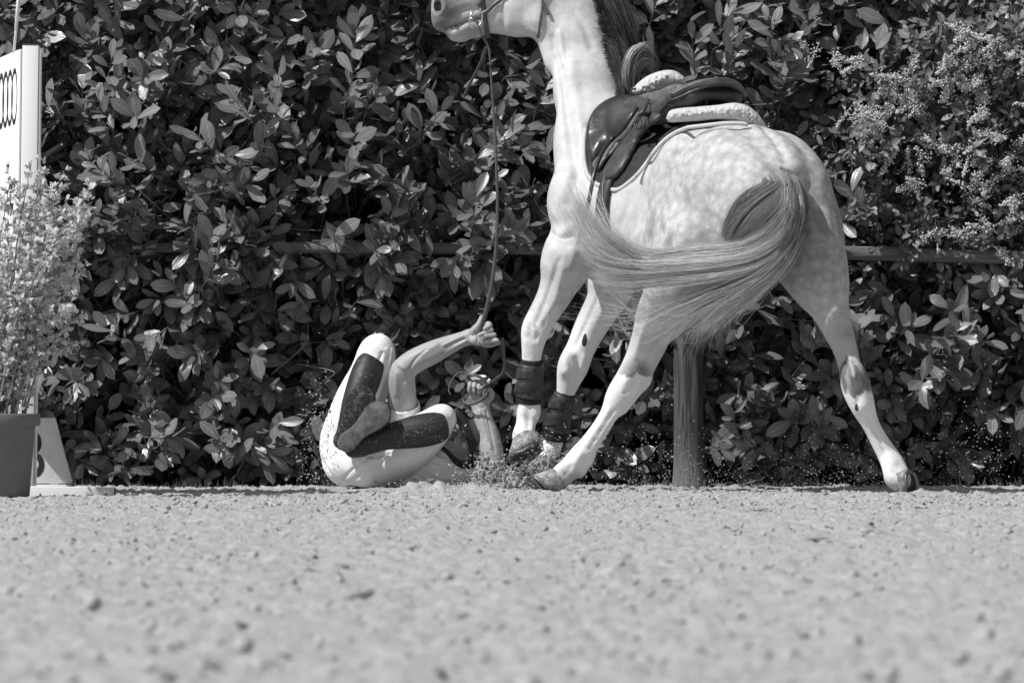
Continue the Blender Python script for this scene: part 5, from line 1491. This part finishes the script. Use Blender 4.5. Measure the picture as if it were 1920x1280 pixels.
# feet with soles turned to the camera
def foot(heel, toe, y, wid, matsole, tilt, parent, sq):
    hp, tp = P(heel[0], heel[1], y), P(toe[0], toe[1], y + tilt)
    L_ = np.linalg.norm(tp - hp); u = (tp - hp) / L_
    nrm = np.array([0, -1, 0]) - u * (np.array([0, -1, 0]) @ u); nrm /= np.linalg.norm(nrm); w = np.cross(u, nrm)
    # outline of a riding boot sole
    prof = [(0, .0), (.015, .20), (.06, .31), (.14, .36), (.24, .34), (.36, .30), (.46, .32), (.60, .42), (.72, .47), (.82, .46), (.90, .39), (.96, .26), (1.0, .0)]
    def ring(sc, d, t0=0, t1=1):
        l = [(a, b) for a, b in prof if t0 <= a <= t1]
        pts = [(a, b * sc) for a, b in l] + [(a, -b * sc * .92) for a, b in l[::-1] if b > 0 or (a not in (0, 1))]
        q = []
        for a, b in pts:
            if not q or abs(q[-1][0] - a) + abs(q[-1][1] - b) > 1e-6: q.append((a, b))
        return np.array([hp + u * L_ * a + w * wid * b + nrm * d for a, b in q])
    def slab(name, mat, t0, t1, d0, d1, sc, par):
        a, b = ring(sc, d0, t0, t1), ring(sc, d1, t0, t1); n = len(a)
        V = np.vstack([a, b]); F = [[j, (j + 1) % n, n + (j + 1) % n, n + j] for j in range(n)] + [list(range(n))[::-1], [n + j for j in range(n)]]
        me = mesh_np(name, V, F); fix_normals(me); o = link(name, me, mat, par, smooth=False); bevel(o, .0025, 2, 30); return o
    up_f = Field(np.minimum(hp, tp) - .13, np.maximum(hp, tp) + .13, .005)
    back = -nrm
    up_f.chain([(hp + u * L_ * .13 + back * .035, wid * .30), (hp + u * L_ * .45 + back * .035, wid * .28), (hp + u * L_ * .72 + back * .028, wid * .36), (hp + u * L_ * .86 + back * .022, wid * .32)], .02)
    up_f.half(hp + nrm * .002, nrm)
    V, F = up_f.mesh(1); o = link('foot_upper', mesh_np('foot_upper', V, F), RBOOT, parent)
    slab('sole', matsole, 0.0, 1.0, .0, .008, 1.0, o)
    slab('welt', RBOOT, 0.0, 1.0, -.010, -.0005, 1.10, o)
    slab('heel_block', matsole, 0.0, .26, .008, .026, .97, o)
    return o
foot((637, 842), (688, 724), .800, .120, DSOLE, -.02, b1, 1)
foot((638, 840), (727, 758), .700, .112, RSOLE, -.03, b2, 1)

# strap looped round the second hand
loop = empty('rein_end', P(895, 735, .87), 'buckled end of the leather rein looped round the second hand of the rider', 'rein')
th = np.linspace(0, 2 * np.pi, 41)
C = np.array([P(895 + 21 * math.cos(a) + 4 * math.sin(a), 730 + 29 * math.sin(a) * 1.0, .90 - .055 * math.sin(a) + .0 * math.cos(a)) for a in th])
C = np.array([P(896 + x, 731 + y, .90 + z) for x, y, z in ((-20, -24, -.03), (-6, -28, -.045), (10, -20, -.05), (19, -6, -.045), (17, 8, -.05), (4, 20, -.06), (-12, 26, -.06), (-25, 24, -.04), (-29, 14, .0), (-22, 2, .04), (-8, -8, .05), (-16, -20, .02), (-20, -24, -.03))])
C = catmull(C, 60); V_, F_ = strap_mesh('loop', C, .013, .004, (.15, .1, 1)); link('loop', mesh_np('loop', V_, F_), REIN, loop)
C = catmull([P(941, 633, .82), P(943, 655, .82), P(946, 680, .83), P(944, 698, .84), P(934, 708, .845), P(918, 718, .85), P(905, 728, .85), P(896, 733, .86)], 40)
V_, F_ = strap_mesh('tail_strap', C, .015, .004, (.9, .2, .4)); link('strap', mesh_np('strap', V_, F_), REIN, loop)
C = catmull([P(878, 704, .87), P(868, 697, .88), P(856, 700, .89), P(845, 715, .90), P(841, 730, .90), P(845, 740, .90)], 24)
V_, F_ = tube(C, .0022, 6); link('cord', mesh_parts('cord', [(V_, F_)]), BIND, loop)
V_ = IV2 * .007 * np.array([1, .6, 1]) + P(916, 716, .84); link('buckle', mesh_np('buckle', V_, IF2), METAL, loop)
# ------------------------------------------------------------------ jump wing with the sign
m = Mat('white painted wood', .78, .5, .4); nz = m.noise(5, 3); st = m.noise(1, 4, .6, m.coord('Object', (30, 30, 3))); m.color(m.math('MULTIPLY', m.mix(nz, .74, .80), m.mix(st, .93, 1.03))); m.bump(m.noise(90, 3), .1, .001); PAINT = m.m
m = Mat('grey rail profile', .5, .5, .4); PROFILE = m.m
m = Mat('dark cap plastic', .06, .5, .4); CAPM = m.m
m = Mat('black print', .025, .6, .3); PRINT = m.m
YW = -1.15
def W(px, py): return P(px, py, YW)
wing = empty('jump_wing', P(58, 935, YW), 'white show jump wing post with a turned sign panel printed with four black rings', 'jump wing')
def boxo(name, lo, hi, mat, par, bev=.002):
    V, F = box_vf(np.minimum(lo, hi), np.maximum(lo, hi)); me = mesh_parts(name, [(V, F)]); o = link(name, me, mat, par, smooth=False)
    if bev: bevel(o, bev)
    return o
zt, zb = W(60, 85)[2], .045
x0, x1 = W(42, 0)[0], W(72.5, 0)[0]
boxo('post', (x0, YW, zb), (x1, YW + .07, zt), PAINT, wing, .003)
boxo('post_cap', (x0 - .001, YW - .001, zt + .0005), (x1 + .001, YW + .071, zt + .005), CAPM, wing, .001)
xr0, xr1 = x1 + .0015, W(77.5, 0)[0]; zr = W(60, 94)[2]
boxo('edge_rail', (xr0, YW + .006, zb), (xr1, YW + .05, zr), PAINT, wing, .002)
boxo('edge_groove', (xr0 + .0038, YW + .0035, zb + .01), (xr0 + .0052, YW + .0057, zr - .004), PROFILE, wing, 0)
xl = W(37, 0)[0]
boxo('corner_profile', (xl, YW + .002, zb), (x0 - .0015, YW + .05, zr + .003), PROFILE, wing, .002)
# the panel, almost edge on, running away to the back
cview = np.array([W(38, 0)[0], YW + 30]); cview /= np.linalg.norm(cview)
ang = .105
pd = np.array([cview[0] * math.cos(ang) - cview[1] * math.sin(ang), cview[0] * math.sin(ang) + cview[1] * math.cos(ang), 0])     # direction away from the post
pn = np.array([-pd[1], pd[0], 0])                                                                                                    # visible face
base = np.array([xl - .001, YW + .010, 0])
def panel_pt(u, z, d=0.0): return base + pd * u + pn * d + np.array([0, 0, z])
LW = 1.05
zp0, zp1 = .31, W(38, 93)[2]
V = np.array([panel_pt(u, z, d) for d in (0, -.018) for u, z in ((0, zp0), (LW, zp0), (LW, zp1), (0, zp1))])
F = [[0, 1, 2, 3], [7, 6, 5, 4], [0, 4, 5, 1], [1, 5, 6, 2], [2, 6, 7, 3], [3, 7, 4, 0]]
me = mesh_np('panel', V, F); fix_normals(me); panel = link('panel', me, PAINT, wing, smooth=False)
V = V.copy(); q = pd * LW
V = np.array([panel_pt(LW + u, z, d) for d in (.01, -.06) for u, z in ((.002, .0), (.072, .0), (.072, zt), (.002, zt))])
me = mesh_np('post', V, F); fix_normals(me); link('post', me, PAINT, wing, smooth=False)
V2 = np.array([panel_pt(LW + u, z, d) for d in (.012, -.062) for u, z in ((.0, zt + .001), (.074, zt + .001), (.074, zt + .006), (.0, zt + .006))])
me = mesh_np('post_cap', V2, F); fix_normals(me); link('post_cap', me, CAPM, wing, smooth=False)
wing.rotation_euler = (0, .0123, 0); wing.location.x -= .021; bpy.context.view_layer.update()
# four interlocked rings
RR = (W(0, 122)[2] - W(0, 232)[2]) / 2 * .985; zc_ = W(30, 178)[2]
u0 = (37 - 26.5) / 4.7 * (.0485 * 1.02) * 0 + .062 + RR
for k in range(4):
    uc = u0 + k * RR * 1.49
    n = 48; th = np.arange(n) * 2 * np.pi / n; V = []
    for r_, d in ((RR, .0012), (RR * .80, .0012), (RR, .0002), (RR * .80, .0002)):
        V += [panel_pt(uc + r_ * math.cos(a), zc_ - .006 * 0 + r_ * math.sin(a), d + .0001 * k) for a in th]
    F = []
    for j in range(n):
        j2 = (j + 1) % n
        F += [[j, j2, n + j2, n + j], [j, 2 * n + j, 2 * n + j2, j2], [n + j, n + j2, 3 * n + j2, 3 * n + j]]
    me = mesh_np('ring_mark', np.array(V), F); fix_normals(me); link('ring_mark', me, PRINT, panel, smooth=False)
def lettering(txt, size, org, xdir, zdir, mat, par, name='lettering', ext=.0006, bold=False, narrow=1.0):
    cu = bpy.data.curves.new(name, 'FONT'); cu.body = txt; cu.size = size; cu.extrude = ext; cu.resolution_u = 3
    if bold: cu.offset = .012 * size
    tmp = bpy.data.objects.new(name, cu); COL.objects.link(tmp)
    dg = bpy.context.evaluated_depsgraph_get(); me = bpy.data.meshes.new_from_object(tmp.evaluated_get(dg))
    bpy.data.objects.remove(tmp)
    X = np.array(xdir, float); Z = np.array(zdir, float); X /= np.linalg.norm(X); Z /= np.linalg.norm(Z); N = np.cross(X, Z)
    co = np.zeros(len(me.vertices) * 3); me.vertices.foreach_get('co', co); co = co.reshape(-1, 3)
    wd = co[:, 0].max()
    new = np.array(org) + co[:, :1] * X * narrow + co[:, 1:2] * Z + co[:, 2:3] * N
    me.vertices.foreach_set('co', new.astype(np.float32).ravel()); me.materials.clear()
    return link(name, me, mat, par, smooth=False), wd
# lines of print under the rings, ending near the post side
for txt, py, size, ue in (('Audi', 316, .058, .33), ('heim Maj', 352, .062, .10), ('iem Mony', 392, .062, .16)):
    z = W(30, py)[2]
    cu = bpy.data.curves.new('t', 'FONT'); cu.body = txt; cu.size = size; t_o = bpy.data.objects.new('t', cu); COL.objects.link(t_o)
    bpy.context.view_layer.update(); wdt = t_o.dimensions.x; bpy.data.objects.remove(t_o)
    lettering(txt, size, panel_pt(ue + wdt, z, .0010), -pd, (0, 0, 1), PRINT, panel)[0]['kind'] = 'stuff'
# foot beam of the wing
bx0, bx1 = P(-60, 0, YW - .12)[0], P(214, 0, YW - .12)[0]
boxo('foot_beam', (bx0, YW - .12, -.02), (bx1, YW - .075, P(0, 911, YW - .12)[2]), PAINT, wing, .003)
boxo('foot_end', (bx1 + .0005, YW - .118, -.02), (bx1 + .004, YW - .077, P(0, 912, YW - .12)[2]), CAPM, wing, 0)
# rods of the flag on top
flag = empty('flag_rod', W(24, 96), 'thin white leaning rod standing on top of the jump wing', 'rod')
V_, F_ = tube(np.array([W(24, 98) + [0, .05, 0], W(31.5, 30) + [0, .05, 0], W(37, -30) + [0, .05, 0]]), .0052, 8); link('rod', mesh_parts('rod', [(V_, F_)]), PAINT, flag)
V_, F_ = tube(np.array([W(27, 55) + [.003, .04, 0], W(35, -60) + [.006, .04, 0]]), .0065, 8); link('sleeve', mesh_parts('sleeve', [(V_, F_)]), PAINT, flag)

# ------------------------------------------------------------------ letter board
YB = -.95
lb = empty('letter_board', P(85, 912, YB), 'white wedge shaped arena letter board with a black B, behind the flower pot', 'letter board')
m = Mat('dusty white board', .72, .6, .3); nz = m.noise(7, 4, .6, m.coord('Object', (1, 1, .6))); m.color(m.mix(m.ramp(nz, [(.4, 0), (.7, 1)]), .74, .55)); m.bump(nz, .1, .004); BOARD = m.m
def B_(px, py, d=0): return P(px, py, YB) + np.array([0, d, 0])
out = [(6, 906), (134, 906), (103, 783), (70, 783), (37, 783)]
out = [(40, 906), (134, 906), (103, 783), (63, 783)]
V = np.array([B_(a, b) for a, b in out] + [B_(a + (6 if a > 80 else -6) * 0, b, .10 if b > 850 else .035) for a, b in out])
F = [[0, 1, 2, 3], [4, 7, 6, 5], [0, 4, 5, 1], [1, 5, 6, 2], [2, 6, 7, 3], [3, 7, 4, 0]]
me = mesh_np('board', V, F); fix_normals(me); bo = link('board', me, BOARD, lb, smooth=False); bevel(bo, .004, 3)
sc_ = 28.95 / FPX
zB = B_(0, 896)[2]; hB = (896 - 806) * sc_ 
cu_o, wd_ = lettering('B', hB / .729, np.array([P(45, 0, YB)[0], YB - .0008, zB]), (1, 0, 0), (0, 0, 1), PRINT, bo, 'letter', bold=True, narrow=1.0)
# scale the letter so that its bowls end where they do on the board
co = np.zeros(len(cu_o.data.vertices) * 3); cu_o.data.vertices.foreach_get('co', co); co = co.reshape(-1, 3)
xa, xb = P(40, 0, YB)[0], P(83.5, 0, YB)[0]; co[:, 0] = xa + (co[:, 0] - co[:, 0].min()) / np.ptp(co[:, 0]) * (xb - xa)
co[:, 2] = zB + (co[:, 2] - co[:, 2].min()) / np.ptp(co[:, 2]) * hB
cu_o.data.vertices.foreach_set('co', co.astype(np.float32).ravel())
boxo('foot', (P(30, 0, YB)[0], YB - .02, -.02), (P(130, 0, YB)[0], YB + .14, P(0, 908, YB)[2]), PAINT, lb, .003)

# ------------------------------------------------------------------ potted shrub
YP = -1.75
pc = P(-22, 934, YP); pc[2] = 0
pot = empty('potted_shrub', pc, 'pale variegated shrub in a grey plastic tub in front of the jump wing', 'potted plant')
m = Mat('grey plastic tub', .12, .6, .3); nz = m.noise(20, 4, .6); spz = m.noise(120, 3, .6); m.color(m.mix(nz, m.mix(spz, .10, .14), .17)); m.bump(spz, .15, .001); TUB = m.m
scp = (30 + YP) / FPX
zrim = P(0, 775, YP)[2]; zl = P(0, 797, YP)[2]
rt, rb = (76 + 22) * scp, (55 + 22) * scp
prof = [(rb * .97, -.01), (rb, .004), (rb + (rt - rb) * .78 - .012, zl - .02), (rt - .020, zl - .004), (rt - .002, zl), (rt, zl + .006), (rt, zrim - .006), (rt - .004, zrim), (rt - .012, zrim), (rt - .016, zrim - .01), (rt - .03, zrim - .05), (0.0, zrim - .045)]
n = 56; V = np.array([[pc[0] + r * math.cos(a), pc[1] + r * math.sin(a), z] for r, z in prof for a in np.arange(n) * 2 * np.pi / n])
F = [[i * n + j, i * n + (j + 1) % n, (i + 1) * n + (j + 1) % n, (i + 1) * n + j] for i in range(len(prof) - 2) for j in range(n)]
link('tub', mesh_np('tub', V[:(len(prof) - 1) * n], F), TUB, pot)
V = V[(len(prof) - 2) * n:(len(prof) - 1) * n]; V = np.vstack([V, [[pc[0], pc[1], zrim - .04]]])
m = Mat('potting soil', .04, .95, .1); nz = m.noise(60, 3); m.color(m.mix(nz, .02, .07)); m.bump(nz, 1, .01); SOIL = m.m
link('soil', mesh_np('soil', V, [[j, (j + 1) % n, n] for j in range(n)]), SOIL, pot)
# drain notch at the foot of the tub
V_ = IV2 * np.array([.012, .01, .012]) + np.array([P(22, 0, YP)[0], pc[1] - math.sqrt(max(rb ** 2 - (P(22, 0, YP)[0] - pc[0]) ** 2, 0)), .010]); link('drain_hole', mesh_np('drain_hole', V_, IF2), DARK, pot)
SLV = [leaf_vf(1, w, f, c, 0, 3, .8, 0, s) for s, (w, f, c) in enumerate(((.52, .35, .3), (.46, .2, .6), (.58, .5, .1)))]
m_leafp = leaf_material('variegated leaf', .24, .46, .5, .4, edge=.70)
small = Leaves(SLV); rp = np.random.default_rng(91); tw = []
stems_p = []
for k in range(26):
    a = rp.uniform(0, 6.28); r0 = rp.uniform(0, .09)
    b = np.array([pc[0] + r0 * math.cos(a), pc[1] + r0 * math.sin(a), zrim - .045])
    lean = rp.uniform(.1, .50); a2 = a + rp.normal(0, .5)
    h = rp.uniform(.55, 1.0) * (1 - .25 * lean)
    t_ = b + np.array([math.cos(a2) * lean * h * .8, math.sin(a2) * lean * h * .55, h])
    mid = (b + t_) / 2 + np.array([math.cos(a2) * .04, 0, .02])
    C = catmull([b, mid, t_], 20); stems_p.append(C); tw.append(tube(C, np.linspace(.0045, .0015, 20), 5, cap=False))
for px1, py1, px0, w_k in ((165, 352, 100, 0), (140, 420, 80, 0), (172, 378, 90, 0), (158, 500, 85, 0), (150, 590, 70, 0), (120, 320, 60, 0), (84, 310, 40, 0), (110, 420, 60, 0), (60, 300, 20, 0), (20, 330, 0, 0), (130, 520, 70, 0),
                          (150, 460, 70, 0), (100, 360, 40, 0), (75, 350, 30, 0), (120, 640, 40, 0), (140, 560, 60, 0), (40, 360, 10, 0), (125, 380, 70, 0), (95, 480, 40, 0), (146, 640, 60, 0)):
    b = np.array([pc[0] + rp.uniform(.0, .13), pc[1] + rp.normal(0, .06), zrim - .045]); t_ = P(px1, py1, YP + rp.normal(0, .12))
    C = catmull([b, b * .45 + t_ * .55 + [-.03, 0, .06], t_], 20); stems_p.append(C); tw.append(tube(C, np.linspace(.0048, .0015, 20), 5, cap=False))
for C in stems_p:
    L_ = np.linalg.norm(C[-1] - C[0]); ns = int(L_ / .0120)
    for u in np.linspace(.08, 1, ns) ** .85:
        if rp.uniform() < .12: continue
        p0 = C[int(u * 19)]; d0 = C[min(int(u * 19) + 1, 19)] - C[max(int(u * 19) - 1, 0)]; d0 /= np.linalg.norm(d0)
        # side shoot with pairs of small leaves
        a = rp.normal(0, 1, 3); sd_ = a - (a @ d0) * d0; sd_ /= np.linalg.norm(sd_); sdir = sd_ * .8 + d0 * .75; sl = rp.uniform(.008, .05) if u < .93 else .02
        q1 = p0 + sdir * sl; m_ = 5 if sl > .02 else 4
        Bp = np.repeat(p0[None], 1, 0); Dp = (sdir * sl)[None]
        nl = int(rp.integers(5, 9))
        for t in range(nl):
            uu = .35 + .65 * t / (nl - 1); ph = t * 2.4 + rp.uniform(0, 6)
            e1 = np.cross(sdir, [0, 0, 1]); e1 /= np.linalg.norm(e1) + 1e-6; e2 = np.cross(sdir / np.linalg.norm(sdir), e1)
            rad = math.cos(ph) * e1 + math.sin(ph) * e2; ld = sdir * .6 + rad * rp.uniform(.5, 1.0); ld[2] += .1
            small.add(((p0 + sdir * sl * uu))[None], basis(ld[None], (sdir + rp.normal(0, .3, 3) + [0, 0, .3])[None]), np.array([rp.uniform(.014, .029)]), np.array([rp.integers(0, 3)]), np.array([rp.uniform(.1, 1)]))
V, F, U, T = small.merged()
link('foliage', mesh_np('foliage', V, F, U, {'tone': T}), m_leafp, pot)['kind'] = 'stuff'
m = Mat('pale twig', .25, .7, .2); m.color(m.mix(m.noise(60, 3), .14, .32)); TWIGP = m.m
V, F = join([(a, np.array(f)) for a, f in tw]); link('twigs', mesh_np('twigs', V, F), TWIGP, pot)['kind'] = 'stuff'

# ------------------------------------------------------------------ flowering climber, upper right
climb = empty('flowering_shrub', P(1800, 300, 1.95) * [1, 1, 0] + [0, 0, 0], 'small leaved shrub with sprays of tiny pale flowers over the right end of the hedge', 'shrub')
rc = np.random.default_rng(55)
SL2 = [leaf_vf(1, w, f, c, .05, 4, .8, .05, s) for s, (w, f, c) in enumerate(((.46, .3, .4), (.40, .15, .8), (.52, .4, .2)))]
cl = Leaves(SL2); n = 1000
px = rc.uniform(1490, 2150, n); py = rc.uniform(-60, 560, n)
dens = (px > 1560 + .00 * py) & ((py - 60) > (1760 - px) * .55) & ((py < 500) | (px > 1760))
thin = rc.uniform(0, 1, n) < np.clip((px - 1480) / 200, .1, 1)
keep = dens & thin; px, py = px[keep], py[keep]; n = len(px)
yy = 1.88 + .16 * fbm(np.stack([px / 90, py / 90], 1), 2, 5) + rc.normal(0, .05, n)
Bc = np.array([P(a, b, c) for a, b, c in zip(px, py, yy)])
Dc = np.stack([rc.normal(-.2, .6, n), -rc.uniform(.3, 1.0, n), rc.normal(.25, .5, n)], 1); Dc = Dc / np.linalg.norm(Dc, axis=1)[:, None] * rc.uniform(.08, .2, n)[:, None]
sprigs(cl, Bc, Dc, 9, .052, .25, rc, .6)
V, F, U, T = cl.merged(); SMALL_LEAF = leaf_material('small hedge leaf', .06, .22, .42, .5)
link('foliage', mesh_np('foliage', V, F, U, {'tone': T}), SMALL_LEAF, climb)['kind'] = 'stuff'
V, F = stem_tubes(Bc, Dc, .0018); link('twigs', mesh_np('twigs', V, F), BARK, climb)['kind'] = 'stuff'
for k in range(7):
    b = P(1560 + 60 * k, 900, 2.25) * [1, 1, 0]; t_ = P(1600 + rc.uniform(-40, 200) + 30 * k, rc.uniform(-60, 200), 2.1)
    C = catmull([b, (b + t_) / 2 + rc.normal(0, .12, 3) * [1, .3, 0], t_], 16); V_, F_ = tube(C, np.linspace(.014, .005, 16), 6); link('branch', mesh_parts('branch', [(V_, F_)]), BARK, climb)
# flower sprays: each spray a part of its own
m = Mat('pale flowers', .6, .8, .2); m.color(m.mix(m.noise(90, 3), .38, .72)); FLOWER = m.m
pos = [(1800, 60), (1815, 95), (1790, 120), (1830, 125), (1805, 150), (1840, 155), (1770, 130), (1845, 190), (1850, 215), (1820, 165), (1780, 165), (1690, 150), (1710, 160), (1700, 185), (1680, 195), (1665, 170), (1725, 185), (1745, 175), (1650, 215),
       (1620, 232), (1640, 238), (1735, 240), (1745, 225), (1600, 215), (1655, 250), (1770, 260), (1800, 290), (1820, 300), (1840, 250), (1860, 265), (1850, 300), (1780, 310), (1790, 330), (1830, 345), (1760, 300), (1720, 310), (1805, 365), (1850, 370), (1880, 310),
       (1900, 330), (1885, 390), (1905, 420), (1750, 430), (1770, 445), (1740, 440), (1800, 455), (1850, 430), (1880, 470), (1900, 360), (1720, 350), (1900, 280), (1860, 100), (1900, 120), (1880, 60), (1530, 90), (1570, 110), (1620, 110), (1660, 300), (1700, 330)]
fl = []
for k, (a, b) in enumerate(pos + [(1930 + 25 * q, 100 + (q * 97) % 380) for q in range(8)]):
    dense = 1.4 if (a in range(1760, 1860) and b < 220) or (1660 < a < 1760 and b < 200) else 1.0
    for s in range(int(2 * dense + .5)):
        p0 = P(a + rc.normal(0, 9), b + rc.normal(0, 9), 1.70 + rc.normal(0, .04))
        d0 = np.array([rc.normal(-.4, .7), rc.normal(-.3, .3), rc.normal(-.1, .6)]); d0 /= np.linalg.norm(d0); L_ = rc.uniform(.06, .125)
        nb = int(rc.integers(60, 95)); t = rc.uniform(0, 1, nb)
        w_ = .022 * (1 - t * .8)
        Cp = p0 + d0 * (t * L_)[:, None] + rc.normal(0, 1, (nb, 3)) * w_[:, None] * .6
        V, F = blobs(Cp, rc.uniform(.0022, .0050, nb), 100 + k * 3 + s, .45, flat=(1, 1, 1))
        stV, stF = tube(np.array([p0 - d0 * .03, p0, p0 + d0 * L_]), .0012, 4, cap=False)
        V, F = join([(V, np.hstack([F, F[:, 2:]])), (stV, np.array(stF))])
        link('flower_spray', mesh_np('flower_spray', V, [list(dict.fromkeys(q)) for q in F.tolist()]), FLOWER, climb, smooth=False)

# ------------------------------------------------------------------ grass at the foot of the hedge
rg = np.random.default_rng(5); n = 2600
x = rg.uniform(-2.7, 2.7, n); y = 1.62 + rg.uniform(0, .5, n) ; h = rg.uniform(.008, .030, n) * (1 + .8 * (fbm(np.stack([x * 3, y], 1), 2, 9) > .1))
bx = rg.normal(0, .4, n) * h; by = rg.normal(0, .4, n) * h; w = .0012
z0 = ground_h(x, y)
V = np.stack([np.stack([x - w, y, z0], 1), np.stack([x + w, y, z0], 1), np.stack([x + bx * .4 + w * .6, y + by * .4, z0 + h * .6], 1), np.stack([x + bx, y + by, z0 + h], 1), np.stack([x + bx * .4 - w * .6, y + by * .4, z0 + h * .6], 1)], 1).reshape(-1, 3)
F = (np.array([[0, 1, 2, 4], [4, 2, 3, 3]])[None] + (np.arange(n) * 5)[:, None, None]).reshape(-1, 4)
F = [list(dict.fromkeys(f)) for f in F.tolist()]
m = Mat('short grass', .12, .6, .3); m.color(m.mix(m.noise(20, 2), .07, .2)); GRASS = m.m
tag(link('grass', mesh_np('grass', V, F), GRASS), 'short sparse grass at the foot of the hedge', 'grass', kind='stuff')
# fallen leaf litter and twigs on the sand
rl = np.random.default_rng(15)
for k, (a, b, y) in enumerate(((1290, 968, None), (1505, 1022, None), (1712, 958, None), (560, 1072, None), (640, 1130, None), (240, 915, None), (1400, 965, None))):
    d_ = .38 * FPX / (b - HORIZON) - 30 if b > 925 else 1.5
    p0 = P(a, b, d_); p0[2] = float(ground_h(np.array([p0[0]]), np.array([p0[1]]))[0]) + .008
    lv, lf, lu = LV[k % 8]; M_ = basis(np.array([[rl.normal(1, .2), rl.normal(0, .6), .15]]), np.array([[rl.normal(0, .2), -.25, 1.0]]))[0]
    me = mesh_np('dry_leaf', (lv @ M_.T) * rl.uniform(.05, .085), lf, lu, {'tone': np.full(len(lv), .15)})
    o = link('dry_leaf', me, LEAF); o.location = Vector(p0)
    place = ('below the fence post', 'in front of the gap between the hind legs', 'beside the far right hoof', 'alone in the blurred sand below the rider', 'in the blurred sand right below the rider', 'at the end of the white foot beam', 'a step right of the fence post')[k]
    tag(o, 'dark curled fallen leaf on the sand, ' + place, 'fallen leaf', 'fallen leaves on the sand')

# ------------------------------------------------------------------ thrown up sand
rf = np.random.default_rng(71)
Cs, Ss = [], []
def spray(n, cx, cy, y, sx, sy, s0, s1, py_max=918, skew=0.0):
    x = cx + rf.normal(0, 1, n) * sx; yy_ = cy + skew * (x - cx) - np.abs(rf.normal(0, 1, n)) * sy
    yy_ = np.minimum(yy_, py_max - rf.uniform(0, 12, n))
    for a, b, s in zip(x, yy_, np.exp(rf.uniform(math.log(s0), math.log(s1), n))): Cs.append(P(a, b, y + rf.normal(0, .06))); Ss.append(s)
spray(230, 590, 905, .98, 16, 85, .001, .0045)
spray(60, 598, 800, 1.0, 18, 50, .0015, .0065)
spray(40, 640, 840, .66, 30, 40, .0008, .0022)
spray(70, 790, 830, .62, 50, 30, .0008, .0024)
spray(560, 960, 915, .62, 50, 42, .0012, .0065)
spray(260, 1010, 880, .50, 32, 34, .001, .0060)
spray(520, 1190, 915, .35, 90, 48, .0009, .0036)
spray(800, 1440, 915, .1, 130, 50, .0009, .0032)
spray(520, 1600, 915, -.3, 60, 60, .0009, .0034)
spray(560, 1800, 915, -.2, 75, 80, .0009, .0042)
spray(26, 1800, 860, -.2, 80, 60, .003, .007)
spray(20, 1150, 880, .35, 60, 40, .003, .006)
spray(140, 1750, 800, -.2, 90, 90, .0007, .0026, 900)
V, F = blobs(np.array(Cs), np.array(Ss), 9, .5)
tag(link('flying_sand', mesh_np('flying_sand', V, F), SAND, smooth=False), 'crumbs of sand thrown up around the hooves and the rider', 'flying sand', kind='stuff')
# heaps of moist clods around the elbow of the rider and the right fore hoof
Cs, Ss = [], []
def clump(n, cx, cy, y, sx, sy, s0, s1):
    for _ in range(n):
        a, b = cx + rf.normal(0, sx), cy + rf.normal(0, sy)
        b = min(b, 921); Cs.append(P(a, b, y + rf.normal(0, .035))); Ss.append(math.exp(rf.uniform(math.log(s0), math.log(s1))))
clump(520, 930, 893, .74, 34, 14, .003, .012)
clump(160, 910, 872, .80, 14, 13, .003, .009)
clump(240, 860, 908, .76, 40, 7, .003, .010)
clump(60, 898, 850, .82, 5, 9, .002, .005)
clump(260, 1012, 875, .74, 20, 18, .003, .011)
clump(160, 1000, 905, .60, 28, 7, .003, .010)
clump(60, 722, 908, .80, 12, 5, .004, .012)
clump(60, 610, 790, .98, 14, 26, .002, .006)
clump(120, 1030, 845, .80, 8, 12, .002, .006)
# the dense part is one solid lumpy mass
hp_ = Field((-.30, .42, -.04), (.26, 1.0, .26), .0042)
def mass(n, cx, cy, y, sx, sy, s0, s1):
    for _ in range(n):
        a, b = cx + rf.uniform(-1, 1) * sx, cy + abs(rf.normal(0, .5)) * sy * 0 + rf.uniform(-1, 1) * sy
        r_ = math.exp(rf.uniform(math.log(s0), math.log(s1)))
        hp_.ell(P(a, min(b, 925), y + rf.normal(0, .03)), r_ * rf.uniform(.7, 1.3, 3), .006)
mass(300, 930, 902, .76, 44, 17, .005, .012); mass(120, 915, 880, .79, 20, 15, .004, .010); mass(20, 906, 866, .81, 8, 10, .005, .010)
mass(110, 865, 914, .76, 42, 8, .005, .010); mass(240, 985, 908, .66, 42, 12, .004, .011); mass(110, 1012, 882, .74, 16, 18, .004, .010); mass(26, 1035, 895, .72, 22, 14, .006, .014)
HPV, HPF = hp_.mesh(0); del hp_
fnz = fbm(HPV * 75, 3, 4)[:, None]; HPV = HPV + (HPV - P(950, 960, .74)) / np.linalg.norm(HPV - P(950, 960, .74), axis=1)[:, None] * fnz * .007 + (HPV - P(950, 960, .74)) / np.linalg.norm(HPV - P(950, 960, .74), axis=1)[:, None] * fbm(HPV * 190, 2, 9)[:, None] * .004
tag(link('sand_mound', mesh_np('sand_mound', HPV, HPF), SAND, smooth=False), 'lumpy mound of churned sand between the elbow of the rider and the hooves', 'sand mound', kind='stuff')
V, F = blobs(np.array(Cs), np.array(Ss) * .5, 19, .55, (IV, IF))
tag(link('sand_heap', mesh_np('sand_heap', V, F), SAND, smooth=False), 'clumps of churned sand around the elbow of the rider and the fore hooves', 'churned sand', kind='stuff')
